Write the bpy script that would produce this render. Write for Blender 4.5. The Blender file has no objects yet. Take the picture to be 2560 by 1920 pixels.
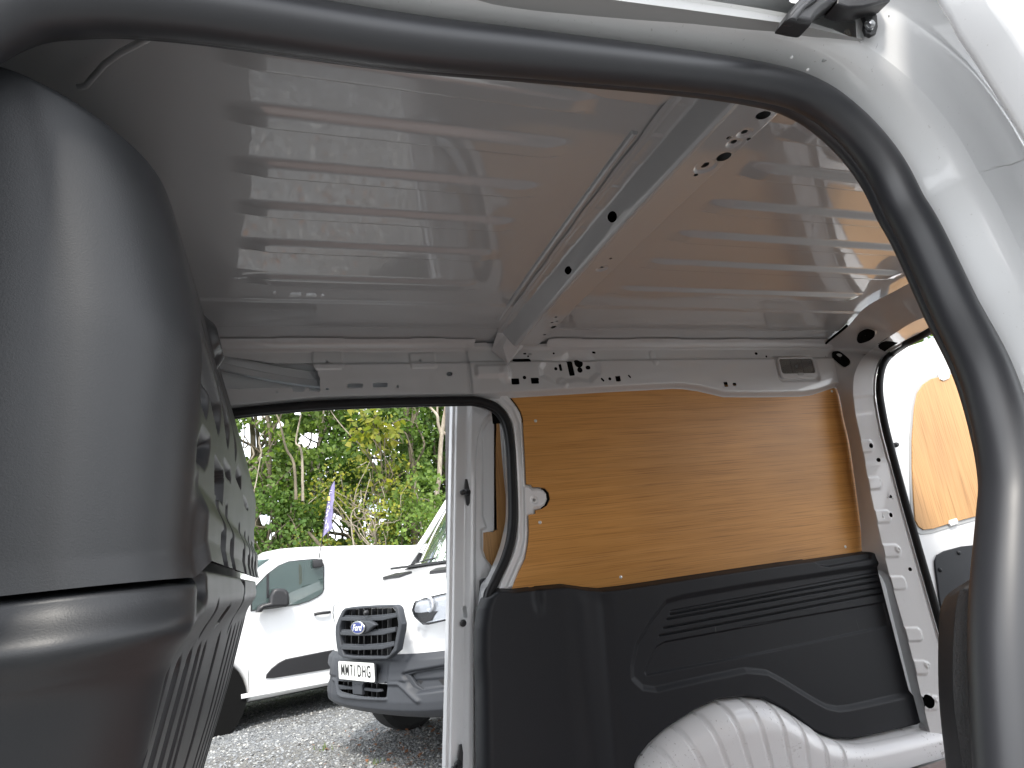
import bpy, bmesh, math, random
import numpy as np
from mathutils import Vector, Matrix
from mathutils.geometry import tessellate_polygon
random.seed(7); np.random.seed(7)
SC = bpy.context.scene
COL = SC.collection
EYE = 1.33                                   # eye height above the gravel

# ------------------------------------------------------------------ camera
XC = np.array([0.94005484, -0.02233162, 0.34029134])
YC = np.array([-0.3199312, 0.28773321, 0.90269243])
ZC = np.array([0.11807171 * -1, -0.95745021, 0.26334042])
FPX = 1600.0
MR = np.array([XC, YC, ZC])                  # rows: world axes seen from the camera (y down, z forward)
cam = bpy.data.cameras.new('camera'); camo = bpy.data.objects.new('camera', cam); COL.objects.link(camo)
cam.sensor_width = 36.0; cam.lens = 36.0 * FPX / 2560; cam.clip_start = 0.02; cam.clip_end = 2000
right = MR @ np.array([1, 0, 0]); up = MR @ np.array([0, -1, 0]); back = MR @ np.array([0, 0, -1])
camo.matrix_world = Matrix(((right[0], up[0], back[0], 0), (right[1], up[1], back[1], 0),
                            (right[2], up[2], back[2], EYE), (0, 0, 0, 1)))
SC.camera = camo

# ------------------------------------------------------------------ sky, sun, exposure
SUN_EL, SUN_AZ = math.radians(52), math.radians(203)    # azimuth clockwise from +Y: behind the camera, a little to the left
w = bpy.data.worlds.new('World'); SC.world = w; w.use_nodes = True
nt = w.node_tree; nt.nodes.clear()
sky = nt.nodes.new('ShaderNodeTexSky'); sky.sky_type = 'NISHITA'; sky.sun_disc = False
sky.sun_elevation = SUN_EL; sky.sun_rotation = SUN_AZ; sky.dust_density = 2.0; sky.air_density = 1.0
tc = nt.nodes.new('ShaderNodeTexCoord'); mp = nt.nodes.new('ShaderNodeMapping'); mp.inputs['Scale'].default_value = (1, 1, 2.2)
nz = nt.nodes.new('ShaderNodeTexNoise'); nz.inputs['Scale'].default_value = 2.3; nz.inputs['Detail'].default_value = 8; nz.inputs['Roughness'].default_value = .58
rp = nt.nodes.new('ShaderNodeValToRGB'); rp.color_ramp.elements[0].position = .36; rp.color_ramp.elements[1].position = .52
mx = nt.nodes.new('ShaderNodeMixRGB'); mx.inputs[2].default_value = (15, 15.4, 16, 1)
bg = nt.nodes.new('ShaderNodeBackground'); bg.inputs['Strength'].default_value = .13
out = nt.nodes.new('ShaderNodeOutputWorld')
L = nt.links.new
L(tc.outputs['Generated'], mp.inputs[0]); L(mp.outputs[0], nz.inputs['Vector']); L(nz.outputs['Fac'], rp.inputs[0])
L(rp.outputs[0], mx.inputs[0]); L(sky.outputs[0], mx.inputs[1]); L(mx.outputs[0], bg.inputs[0]); L(bg.outputs[0], out.inputs[0])
sun = bpy.data.lights.new('sun', 'SUN'); sun.energy = 2.4; sun.angle = math.radians(8); sun.color = (1, .95, .87)
suno = bpy.data.objects.new('sun', sun); COL.objects.link(suno)
sd = Vector((math.sin(SUN_AZ) * math.cos(SUN_EL), math.cos(SUN_AZ) * math.cos(SUN_EL), math.sin(SUN_EL)))
suno.rotation_euler = sd.to_track_quat('Z', 'Y').to_euler()
SC.view_settings.view_transform = 'Standard'; SC.view_settings.look = 'None'
SC.view_settings.gamma = 1; SC.view_settings.use_curve_mapping = False
SC.view_settings.exposure = 0.7
SC.render.engine = 'CYCLES'
SC.cycles.max_bounces = 10; SC.cycles.diffuse_bounces = 6; SC.cycles.glossy_bounces = 5
SC.cycles.transmission_bounces = 6; SC.cycles.transparent_max_bounces = 8
SC.cycles.use_denoising = True; SC.cycles.sample_clamp_indirect = 8

# ------------------------------------------------------------------ helpers
def ray(u, v): return MR @ np.array([u - 1280.0, v - 960.0, FPX])
def px(u, v, ax, val):                       # pixel of the photo -> point on a world plane (relative to the eye)
    d = ray(u, v); return d * (val / d[ax])
def py_(u, v, y): p = px(u, v, 1, y); return (p[0], p[2])           # (x,z) on a plane y = const
def poly_y(pts, y): return [py_(u, v, y) for u, v in pts]

def link(o, parent=None, mat=None):
    COL.objects.link(o)
    if parent is not None: o.parent = parent
    if mat is not None and hasattr(o.data, 'materials') and not o.data.materials: o.data.materials.append(mat)
    return o
def mesh(name, v, f, mat=None, parent=None, smooth=True):
    me = bpy.data.meshes.new(name)
    me.from_pydata([tuple(map(float, p)) for p in v], [], [tuple(map(int, q)) for q in f]); me.update()
    if smooth: me.shade_smooth()
    return link(bpy.data.objects.new(name, me), parent, mat)
def thing(name, label, cat, loc=(0, 0, 0), rotz=0, group=None):
    o = bpy.data.objects.new(name, None); COL.objects.link(o); o.location = loc; o.rotation_euler = (0, 0, rotz)
    o['label'] = label; o['category'] = cat
    if group: o['group'] = group
    return o
def tag(o, label=None, cat=None, group=None, kind=None):
    if label: o['label'] = label
    if cat: o['category'] = cat
    if group: o['group'] = group
    if kind: o['kind'] = kind
    return o

# --- 2D signed distances (numpy), negative inside
def circ(c, r, ry=None):
    ry = ry or r
    return lambda P, Q: (np.hypot((P - c[0]) / r, (Q - c[1]) / ry) - 1) * min(r, ry)
def box(c, hw, hh, rot=0, rad=0.0):
    ca, sa = math.cos(rot), math.sin(rot)
    def f(P, Q):
        x = (P - c[0]) * ca + (Q - c[1]) * sa; z = -(P - c[0]) * sa + (Q - c[1]) * ca
        dx = np.abs(x) - hw + rad; dz = np.abs(z) - hh + rad
        return np.hypot(np.maximum(dx, 0), np.maximum(dz, 0)) + np.minimum(np.maximum(dx, dz), 0) - rad
    return f
def seg(pts, r, closed=False):
    pts = [tuple(p) for p in pts]
    def f(P, Q):
        d = np.full(P.shape, 1e9); n = len(pts)
        for i in range(n if closed else n - 1):
            a, b = pts[i], pts[(i + 1) % n]
            vx, vz = b[0] - a[0], b[1] - a[1]; t = np.clip(((P - a[0]) * vx + (Q - a[1]) * vz) / (vx * vx + vz * vz + 1e-12), 0, 1)
            d = np.minimum(d, np.hypot(P - a[0] - t * vx, Q - a[1] - t * vz))
        return d - r
    return f
def polysd(pts):
    pts = [tuple(p) for p in pts]; bd = seg(pts, 0, True)
    def f(P, Q):
        ins = np.zeros(P.shape, bool); n = len(pts)
        for i in range(n):
            a, b = pts[i], pts[(i + 1) % n]
            c = ((a[1] > Q) != (b[1] > Q)); 
            with np.errstate(divide='ignore', invalid='ignore'):
                xx = (b[0] - a[0]) * (Q - a[1]) / (b[1] - a[1] + 1e-15) + a[0]
            ins ^= c & (P < xx)
        d = bd(P, Q); return np.where(ins, -d, d)
    return f
def sstep(x): x = np.clip(x, 0, 1); return x * x * (3 - 2 * x)
def bump(sdf, h, wd): return lambda P, Q: h * sstep(.5 - sdf(P, Q) / wd)       # h inside, 0 outside, blended over wd

def sheet(name, P, Q, fn, mat, parent, holes=(), smooth=True, flip=False):
    """grid surface; P,Q physical 2D coordinates (arrays), holes cut out with clean edges, fn maps to xyz (relative to eye)"""
    P = P.copy(); Q = Q.copy(); n, m = P.shape
    sd = None
    if holes:
        def all_(p, q):
            r = holes[0](p, q)
            for h in holes[1:]: r = np.minimum(r, h(p, q))
            return r
        cell = max(abs(P[1, 0] - P[0, 0]), abs(Q[0, 1] - Q[0, 0]), abs(P[0, 1] - P[0, 0]), abs(Q[1, 0] - Q[0, 0]))
        for _ in range(2):
            s0 = all_(P, Q); e = cell * .05
            near = np.abs(s0) < cell * .62
            gx = (all_(P + e, Q) - s0) / e; gz = (all_(P, Q + e) - s0) / e; g = np.hypot(gx, gz) + 1e-9
            P = np.where(near, P - s0 * gx / g / g, P); Q = np.where(near, Q - s0 * gz / g / g, Q)
        sd = all_(P, Q)
    X, Y, Z = fn(P, Q)
    V = np.stack([X + 0 * P, Y + 0 * P, Z + 0 * P + EYE], -1).reshape(-1, 3)
    idx = np.arange(n * m).reshape(n, m)
    F = np.stack([idx[:-1, :-1], idx[1:, :-1], idx[1:, 1:], idx[:-1, 1:]], -1).reshape(-1, 4)
    if flip: F = F[:, ::-1]
    if sd is not None:
        s = sd.reshape(-1)[F]; F = F[(s.mean(1) > -cell * .02)]
        used = np.unique(F); remap = -np.ones(n * m, int); remap[used] = np.arange(len(used)); V = V[used]; F = remap[F]
    me = bpy.data.meshes.new(name)
    me.vertices.add(len(V)); me.vertices.foreach_set('co', V.astype(np.float32).ravel())
    me.loops.add(F.size); me.loops.foreach_set('vertex_index', F.astype(np.int32).ravel())
    me.polygons.add(len(F)); me.polygons.foreach_set('loop_start', np.arange(0, F.size, 4, dtype=np.int32))
    me.polygons.foreach_set('loop_total', np.full(len(F), 4, np.int32))
    me.update(calc_edges=True)
    if smooth: me.shade_smooth()
    return link(bpy.data.objects.new(name, me), parent, mat)
def grid(a0, a1, da, b0, b1, db):
    A = np.linspace(a0, a1, max(2, int(round((a1 - a0) / da)) + 1)); B = np.linspace(b0, b1, max(2, int(round((b1 - b0) / db)) + 1))
    return np.meshgrid(A, B, indexing='ij')

def plate(name, outer, thick, frame, mat, parent, holes=(), bevel=.0, res=2, smooth=True):
    """flat plate from a 2D outline (with holes) through a filled curve; frame = Matrix placing local xy"""
    cu = bpy.data.curves.new('tmp', 'CURVE'); cu.dimensions = '2D'; cu.fill_mode = 'BOTH'
    for pts in [outer] + list(holes):
        sp = cu.splines.new('POLY'); sp.points.add(len(pts) - 1)
        for i, p in enumerate(pts): sp.points[i].co = (p[0], p[1], 0, 1)
        sp.use_cyclic_u = True
    cu.extrude = max(thick / 2 - bevel, 1e-5); cu.bevel_depth = bevel; cu.bevel_resolution = res
    if bevel: cu.offset = -bevel
    o = bpy.data.objects.new('tmp', cu)
    me = bpy.data.meshes.new_from_object(o); bpy.data.objects.remove(o); bpy.data.curves.remove(cu)
    me.name = name; me.transform(frame); me.materials.clear()
    if frame.determinant() < 0: me.flip_normals()
    if smooth:
        me.shade_smooth(); me.set_sharp_from_angle(angle=math.radians(35))
    return link(bpy.data.objects.new(name, me), parent, mat)
def fy(y, zoff=EYE):                         # local (x,z) -> world plane y, local +z toward the camera (-Y)
    return Matrix(((1, 0, 0, 0), (0, 0, -1, y), (0, 1, 0, zoff), (0, 0, 0, 1)))
def rrect(cx, cz, hw, hh, r, n=5):
    out_ = []
    for k, (sx, sz) in enumerate(((1, 1), (-1, 1), (-1, -1), (1, -1))):
        for i in range(n + 1):
            a = math.pi / 2 * (k + i / n); out_.append((cx + sx * (hw - r) + r * math.cos(a), cz + sz * (hh - r) + r * math.sin(a)))
    return out_
def smooth_path(pts, n=8, closed=False):
    """Catmull-Rom through the points"""
    P = [np.array(p, float) for p in pts]; N = len(P); o = []
    for i in range(N if closed else N - 1):
        p0 = P[(i - 1) % N] if (closed or i > 0) else 2 * P[0] - P[1]
        p1 = P[i]; p2 = P[(i + 1) % N]
        p3 = P[(i + 2) % N] if (closed or i + 2 < N) else 2 * P[-1] - P[-2]
        for k in range(n):
            t = k / n
            o.append(.5 * ((2 * p1) + (-p0 + p2) * t + (2 * p0 - 5 * p1 + 4 * p2 - p3) * t * t + (-p0 + 3 * p1 - 3 * p2 + p3) * t ** 3))
    if not closed: o.append(P[-1])
    return np.array(o)
def tube(name, path, r, mat, parent, seg_=12, closed=False, prof=None, nrm=None, caps=True, rel=True):
    """sweep along a 3D path; prof: list of (n,b) offsets, nrm: fixed axis for b"""
    P = np.array(path, float); N = len(P)
    R = np.broadcast_to(np.array(r, float), (N,)) if not np.isscalar(r) else np.full(N, float(r))
    T = np.zeros_like(P)
    for i in range(N):
        a = P[(i - 1) % N] if (closed or i > 0) else P[i]; b = P[(i + 1) % N] if (closed or i < N - 1) else P[i]
        T[i] = (b - a) / (np.linalg.norm(b - a) + 1e-12)
    V = []; 
    if prof is None: prof = [(math.cos(2 * math.pi * k / seg_), math.sin(2 * math.pi * k / seg_)) for k in range(seg_)]
    K = len(prof); prev = None
    for i in range(N):
        if nrm is not None: b = np.array(nrm, float)
        else:
            b = np.array([0, 0, 1.0]) if prev is None else prev
            if abs(np.dot(b, T[i])) > .95 and prev is None: b = np.array([0, 1.0, 0])
        n_ = np.cross(b, T[i]); n_ /= np.linalg.norm(n_) + 1e-12; b2 = np.cross(T[i], n_)
        if nrm is None: prev = b2
        else: b2 = np.array(nrm, float)
        for (p, q) in prof: V.append(P[i] + R[i] * (p * n_ + q * b2))
    F = []
    for i in range(N if closed else N - 1):
        j = (i + 1) % N
        for k in range(K): F.append((i * K + k, i * K + (k + 1) % K, j * K + (k + 1) % K, j * K + k))
    if not closed and caps: F.append(tuple(range(K))[::-1]); F.append(tuple((N - 1) * K + k for k in range(K)))
    V = np.array(V); 
    if rel: V[:, 2] += EYE
    o = mesh(name, V, F, mat, parent); o.data.set_sharp_from_angle(angle=math.radians(50)); return o
def boxm(name, c, s, mat, parent, bev=0.004, rot=None, rel=True, segs=2):
    bm = bmesh.new(); bmesh.ops.create_cube(bm, size=1); bmesh.ops.scale(bm, vec=s, verts=bm.verts)
    if bev: bmesh.ops.bevel(bm, geom=list(bm.edges), offset=min(bev, min(s) * .45), segments=segs, profile=.6, affect='EDGES')
    if rot is not None: bmesh.ops.rotate(bm, cent=(0, 0, 0), matrix=rot, verts=bm.verts)
    bmesh.ops.translate(bm, vec=(c[0], c[1], c[2] + (EYE if rel else 0)), verts=bm.verts)
    me = bpy.data.meshes.new(name); bm.to_mesh(me); bm.free(); me.shade_smooth(); me.set_sharp_from_angle(angle=math.radians(40))
    return link(bpy.data.objects.new(name, me), parent, mat)
def lathe(name, prof, c, axis, mat, parent, n=20, rel=True):
    """prof: (radius, height) along axis"""
    ax = Vector(axis).normalized(); q = ax.to_track_quat('Z', 'Y').to_matrix(); V = []; F = []
    for r, h in prof:
        for k in range(n):
            a = 2 * math.pi * k / n; p = q @ Vector((r * math.cos(a), r * math.sin(a), h)); V.append((c[0] + p.x, c[1] + p.y, c[2] + p.z + (EYE if rel else 0)))
    for i in range(len(prof) - 1):
        for k in range(n): F.append((i * n + k, i * n + (k + 1) % n, (i + 1) * n + (k + 1) % n, (i + 1) * n + k))
    F.append(tuple(range(n))[::-1]); F.append(tuple((len(prof) - 1) * n + k for k in range(n)))
    o = mesh(name, V, F, mat, parent); o.data.set_sharp_from_angle(angle=math.radians(40)); return o
def loft(name, rails, mat, parent, closed=False, flip=False):
    """rails: list of equally long 3D polylines (relative to eye)"""
    n = len(rails[0]); V = [p for r in rails for p in r]; F = []
    for i in range(len(rails) - 1):
        for k in range(n if closed else n - 1):
            q = (i * n + k, i * n + (k + 1) % n, (i + 1) * n + (k + 1) % n, (i + 1) * n + k); F.append(q[::-1] if flip else q)
    V = np.array(V, float); V[:, 2] += EYE
    return mesh(name, V, F, mat, parent)
def resample(pts, n):
    P = np.array(pts, float); d = np.r_[0, np.cumsum(np.linalg.norm(np.diff(P, axis=0), axis=1))]
    t = np.linspace(0, d[-1], n); return np.stack([np.interp(t, d, P[:, k]) for k in range(P.shape[1])], 1)
def interp(pts):                             # piecewise linear function from list of (x,value)
    xs = [p[0] for p in pts]; vs = [p[1] for p in pts]
    return lambda x: np.interp(x, xs, vs)

# ------------------------------------------------------------------ materials
def nodes(m): return m.node_tree.nodes, m.node_tree.links.new
def principled(name, col, rough=.5, metal=0, coat=0, coat_r=.03, spec=.5):
    m = bpy.data.materials.new(name); m.use_nodes = True; b = m.node_tree.nodes['Principled BSDF']
    b.inputs['Base Color'].default_value = (*col, 1); b.inputs['Roughness'].default_value = rough; b.inputs['Metallic'].default_value = metal
    b.inputs['Coat Weight'].default_value = coat; b.inputs['Coat Roughness'].default_value = coat_r; b.inputs['Specular IOR Level'].default_value = spec
    return m
def noise(m, scale, detail=4, rough=.55, coord='Object', vec_scale=None, dist=0):
    N, L_ = nodes(m); t = N.new('ShaderNodeTexCoord'); n = N.new('ShaderNodeTexNoise')
    n.inputs['Scale'].default_value = scale; n.inputs['Detail'].default_value = detail; n.inputs['Roughness'].default_value = rough; n.inputs['Distortion'].default_value = dist
    if vec_scale:
        mp_ = N.new('ShaderNodeMapping'); mp_.inputs['Scale'].default_value = vec_scale; L_(t.outputs[coord], mp_.inputs[0]); L_(mp_.outputs[0], n.inputs['Vector'])
    else: L_(t.outputs[coord], n.inputs['Vector'])
    return n
def ramp(m, src, stops):
    N, L_ = nodes(m); r = N.new('ShaderNodeValToRGB'); e = r.color_ramp.elements
    while len(e) < len(stops): e.new(.5)
    for i, (p, c) in enumerate(stops):
        e[i].position = p; e[i].color = (*c, 1) if len(c) == 3 else c
    L_(src, r.inputs[0]); return r
def add_bump(m, src, strength, dist, prev=None):
    N, L_ = nodes(m); b = N.new('ShaderNodeBump'); b.inputs['Strength'].default_value = strength; b.inputs['Distance'].default_value = dist
    L_(src, b.inputs['Height'])
    if prev: L_(prev.outputs[0], b.inputs['Normal'])
    L_(b.outputs[0], N['Principled BSDF'].inputs['Normal']); return b
def mixc(m, fac, a, b):
    N, L_ = nodes(m); x = N.new('ShaderNodeMixRGB')
    for s, v in ((0, fac), (1, a), (2, b)):
        if hasattr(v, 'is_linked') or hasattr(v, 'links'): L_(v, x.inputs[s])
        else: x.inputs[s].default_value = v if s == 0 else (*v, 1)
    return x

def paint(name, col=(.78, .785, .79), dirt=.25, peel=.25, coat=1.0):
    m = principled(name, col, .32, 0, coat, .03); N, L_ = nodes(m); b = N['Principled BSDF']
    n1 = noise(m, 3.5, 6, .6); r1 = ramp(m, n1.outputs['Fac'], [(.35, (0, 0, 0)), (.75, (1, 1, 1))])
    x = mixc(m, 0, col, tuple(c * .86 for c in col)); x.inputs[0].default_value = 0
    mm = N.new('ShaderNodeMath'); mm.operation = 'MULTIPLY'; mm.inputs[1].default_value = dirt; L_(r1.outputs[0], mm.inputs[0]); L_(mm.outputs[0], x.inputs[0])
    # dust specks
    n2 = noise(m, 260, 2, .5); r2 = ramp(m, n2.outputs['Fac'], [(.70, (0, 0, 0)), (.76, (1, 1, 1))])
    m2 = N.new('ShaderNodeMath'); m2.operation = 'MULTIPLY'; m2.inputs[1].default_value = .45; L_(r2.outputs[0], m2.inputs[0])
    m3 = N.new('ShaderNodeMath'); m3.operation = 'MULTIPLY'; L_(m2.outputs[0], m3.inputs[0]); L_(r1.outputs[0], m3.inputs[1])
    y = mixc(m, 0, (1, 1, 1), (.25, .22, .18)); L_(m3.outputs[0], y.inputs[0]); L_(x.outputs[0], y.inputs[1]); L_(y.outputs[0], b.inputs['Base Color'])
    rr = N.new('ShaderNodeMapRange'); rr.inputs[3].default_value = .008; rr.inputs[4].default_value = .05; L_(n1.outputs['Fac'], rr.inputs[0]); L_(rr.outputs[0], b.inputs['Coat Roughness'])
    if peel:
        n3 = noise(m, 320, 2, .5); b1 = add_bump(m, n3.outputs['Fac'], peel * .06, .001)
        n4 = noise(m, 9, 2, .4); b2 = add_bump(m, n4.outputs['Fac'], .05, .003, b1)
        L_(b2.outputs[0], b.inputs['Coat Normal'])
    return m
M = {}
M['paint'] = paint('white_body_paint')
M['paint_shaded'] = paint('white_paint_shaded', (.44, .455, .468), .3, .10); M['paint_shaded'].node_tree.nodes['Principled BSDF'].inputs['Coat IOR'].default_value = 1.75  # same white body paint, darkened to carry the dim light under the roof
M['paint_half_shaded'] = paint('white_paint_half_shaded', (.60, .605, .61), .3, .10)  # same body paint again, partly darkened for shade on rail and pillar
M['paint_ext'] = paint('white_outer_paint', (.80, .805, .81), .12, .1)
# inner paint with scuffs for the wheel box
def scuffed():
    m = principled('scuffed_white_paint', (.84, .84, .85), .35, 0, .8, .06); N, L_ = nodes(m); b = N['Principled BSDF']
    n = noise(m, 26, 3, .6, vec_scale=(1, .6, 2.2), dist=.3); r = ramp(m, n.outputs['Fac'], [(.66, (0, 0, 0)), (.69, (1, 1, 1))])
    n2 = noise(m, 5, 2); r2 = ramp(m, n2.outputs['Fac'], [(.45, (0, 0, 0)), (.6, (1, 1, 1))])
    k = N.new('ShaderNodeMath'); k.operation = 'MULTIPLY'; L_(r.outputs[0], k.inputs[0]); L_(r2.outputs[0], k.inputs[1])
    n3 = noise(m, 160, 2, .5); r3 = ramp(m, n3.outputs['Fac'], [(.67, (0, 0, 0)), (.70, (1, 1, 1))])
    k2 = N.new('ShaderNodeMath'); k2.operation = 'MAXIMUM'; k3 = N.new('ShaderNodeMath'); k3.operation = 'MULTIPLY'; L_(r3.outputs[0], k3.inputs[0]); L_(r2.outputs[0], k3.inputs[1])
    L_(k.outputs[0], k2.inputs[0]); L_(k3.outputs[0], k2.inputs[1])
    k4 = N.new('ShaderNodeMath'); k4.operation = 'MULTIPLY'; k4.inputs[1].default_value = .7; L_(k2.outputs[0], k4.inputs[0])
    x = mixc(m, 0, (.84, .84, .85), (.16, .13, .12)); L_(k4.outputs[0], x.inputs[0]); L_(x.outputs[0], b.inputs['Base Color']); return m
M['scuffed'] = scuffed()
def plastic(name, col, rough, grain=600, strength=.25, dist=.0006, scratch=True, spec=.5):
    m = principled(name, col, rough, spec=spec); N, L_ = nodes(m); b = N['Principled BSDF']
    n = noise(m, grain, 3, .6); add_bump(m, n.outputs['Fac'], strength, dist)
    n1 = noise(m, 4, 5, .6); rr = N.new('ShaderNodeMapRange'); rr.inputs[3].default_value = rough - .07; rr.inputs[4].default_value = rough + .1
    L_(n1.outputs['Fac'], rr.inputs[0]); L_(rr.outputs[0], b.inputs['Roughness'])
    if scratch:
        n2 = noise(m, 40, 2, .5, vec_scale=(1, 1, .12), dist=.6); r2 = ramp(m, n2.outputs['Fac'], [(.735, (0, 0, 0)), (.75, (1, 1, 1))])
        n5 = noise(m, 3, 2); r5 = ramp(m, n5.outputs['Fac'], [(.45, (0, 0, 0)), (.65, (.35, .35, .35))])
        k = N.new('ShaderNodeMath'); k.operation = 'MULTIPLY'; L_(r2.outputs[0], k.inputs[0]); L_(r5.outputs[0], k.inputs[1])
        x = mixc(m, 0, col, (.16, .16, .15)); L_(k.outputs[0], x.inputs[0]); L_(x.outputs[0], b.inputs['Base Color'])
    return m
M['trim'] = plastic('charcoal_trim_plastic', (.012, .0135, .017), .52, 900, .3, spec=.35)
M['rubber_shaded'] = plastic('door_rubber_shaded', (.008, .008, .009), .5, 500, .1, .0003, False, .3)  # same seal material as the near door, darkened for the shaded far side
M['bulk'] = plastic('black_bulkhead_plastic', (.015, .016, .018), .42, 700, .22, .0006, False)
M['grain'] = plastic('grained_black_plastic', (.022, .023, .026), .5, 260, .9, .0025, False)
M['rubber'] = plastic('black_rubber_lit', (.022, .023, .027), .40, 500, .06, .0003, False, .7)  # base raised to put sky light into the near seal's colour
M['blackp'] = plastic('black_plastic', (.018, .018, .02), .38, 500, .1, .0004, False)
M['bumper'] = plastic('grey_bumper_plastic', (.040, .044, .052), .55, 300, .2, .002, False)
M['tyre'] = plastic('tyre_rubber', (.018, .018, .018), .8, 80, .4, .004, False)
M['void'] = principled('dark_cavity', (.01, .01, .01), .95, spec=0)
M['steel'] = principled('bare_steel', (.55, .56, .57), .28, 1)
M['screw'] = principled('zinc_screw', (.6, .6, .58), .3, 1)
M['undercoat'] = principled('dull_grey_primer', (.42, .43, .43), .5)
def rusty():
    m = principled('rusty_rail_steel', (.5, .5, .48), .45, .3); N, L_ = nodes(m); b = N['Principled BSDF']
    n = noise(m, 22, 6, .7); r = ramp(m, n.outputs['Fac'], [(.42, (.50, .51, .47)), (.56, (.30, .22, .16)), (.7, (.16, .09, .055))]); L_(r.outputs[0], b.inputs['Base Color']); return m
M['rust'] = rusty()
def wood(name, axis, c1, c2, c3, sc=1.0):
    m = principled(name, c1, .38, spec=.45); N, L_ = nodes(m); b = N['Principled BSDF']
    vs = {'x': (1.1, 60, 60), 'z': (60, 60, 1.1)}[axis]
    n = noise(m, 1.0 * sc, 6, .62, vec_scale=vs, dist=.1)
    r = ramp(m, n.outputs['Fac'], [(.25, c3), (.45, c1), (.62, c2), (.8, c1)])
    vs2 = {'x': (4, 330, 330), 'z': (330, 330, 4)}[axis]
    n2 = noise(m, 1.0, 3, .6, vec_scale=vs2); r2 = ramp(m, n2.outputs['Fac'], [(.30, (.50, .42, .34)), (.50, (1, 1, 1))])
    x = N.new('ShaderNodeMixRGB'); x.blend_type = 'MULTIPLY'; x.inputs[0].default_value = .75; L_(r.outputs[0], x.inputs[1]); L_(r2.outputs[0], x.inputs[2])
    n3 = noise(m, 2.2, 3, .5, vec_scale={'x': (1, 2, 2), 'z': (2, 2, 1)}[axis]); r3 = ramp(m, n3.outputs['Fac'], [(.3, (.80, .80, .80)), (.7, (1.0, 1.0, 1.0))])
    y = N.new('ShaderNodeMixRGB'); y.blend_type = 'MULTIPLY'; y.inputs[0].default_value = 1; L_(x.outputs[0], y.inputs[1]); L_(r3.outputs[0], y.inputs[2])
    L_(y.outputs[0], b.inputs['Base Color']); add_bump(m, n2.outputs['Fac'], .15, .0004); return m
M['wood'] = wood('orange_ply_veneer', 'x', (.62, .295, .075), (.67, .33, .092), (.57, .265, .064))
M['wood_v'] = wood('orange_ply_veneer_upright', 'z', (.62, .34, .13), (.66, .37, .15), (.58, .30, .11))
M['floor'] = wood('reddish_floor_ply', 'x', (.22, .135, .115), (.26, .165, .14), (.16, .10, .085))
def glassm(name, col, alpha=None):
    m = principled(name, col, .03, 0, 1, .01, .6); return m
M['lens'] = principled('lamp_lens', (.50, .49, .47), .10, 0, .5, .02); M['lens'].node_tree.nodes['Principled BSDF'].inputs['Transmission Weight'].default_value = .8
M['glass'] = glassm('tinted_glass', (.03, .05, .05)); M['glass'].node_tree.nodes['Principled BSDF'].inputs['Transmission Weight'].default_value = .75
M['glass'].node_tree.nodes['Principled BSDF'].inputs['Base Color'].default_value = (.20, .29, .28, 1)
M['chrome'] = principled('chrome', (.8, .8, .82), .08, 1)
M['hl'] = principled('headlight_lens', (.9, .92, .95), .04, 0, 1, .01); M['hl'].node_tree.nodes['Principled BSDF'].inputs['Transmission Weight'].default_value = 1.0; M['hl'].node_tree.nodes['Principled BSDF'].inputs['IOR'].default_value = 1.12
M['glint'] = principled('bright_reflector', (.85, .86, .88), .22, .55)
M['blue'] = principled('blue_enamel', (.02, .04, .22), .25, 0, 1)
M['plate'] = principled('white_plate', (.82, .83, .80), .35)
M['ink'] = principled('black_ink', (.012, .012, .012), .5)
M['white_ink'] = principled('white_print', (.75, .74, .78), .6)
def twosided(name, col, col2=None, rough=.6, trans=.35, nscale=0):
    m = principled(name, col, rough, spec=.35); N, L_ = nodes(m); b = N['Principled BSDF']
    t = N.new('ShaderNodeBsdfTranslucent'); x = N.new('ShaderNodeMixShader'); x.inputs[0].default_value = trans
    o = [n for n in N if n.type == 'OUTPUT_MATERIAL'][0]
    oi = N.new('ShaderNodeObjectInfo'); geo = N.new('ShaderNodeNewGeometry')
    if col2:
        at = N.new('ShaderNodeAttribute'); at.attribute_name = 'tint'
        mx_ = mixc(m, 0, col, col2); L_(at.outputs['Fac'], mx_.inputs[0]); L_(mx_.outputs[0], b.inputs['Base Color'])
        g = N.new('ShaderNodeMixRGB'); g.blend_type = 'MULTIPLY'; g.inputs[0].default_value = 1; g.inputs[2].default_value = (1.5, 1.7, .7, 1); L_(mx_.outputs[0], g.inputs[1]); L_(g.outputs[0], t.inputs[0])
    else: t.inputs[0].default_value = (*[min(1, c * 1.5) for c in col], 1)
    L_(b.outputs[0], x.inputs[1]); L_(t.outputs[0], x.inputs[2]); L_(x.outputs[0], o.inputs[0]); return m
M['leaf'] = twosided('green_leaves', (.055, .105, .022), (.18, .25, .045))
M['leaf_y'] = twosided('yellow_green_leaves', (.13, .18, .03), (.30, .28, .04))
M['ivy'] = twosided('ivy_leaves', (.065, .13, .026), (.17, .25, .055))
M['flag'] = twosided('purple_flag_cloth', (.30, .27, .46), None, .7, .3)
def bark(name, c1, c2):
    m = principled(name, c1, .85); N, L_ = nodes(m); n = noise(m, 6, 6, .65, vec_scale=(3, 3, .8))
    r = ramp(m, n.outputs['Fac'], [(.35, c2), (.65, c1)]); L_(r.outputs[0], N['Principled BSDF'].inputs['Base Color']); add_bump(m, n.outputs['Fac'], .6, .02); return m
M['bark'] = bark('grey_brown_bark', (.20, .165, .115), (.07, .06, .04)); M['bark_pale'] = bark('pale_bark', (.46, .41, .33), (.20, .16, .12))
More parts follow.
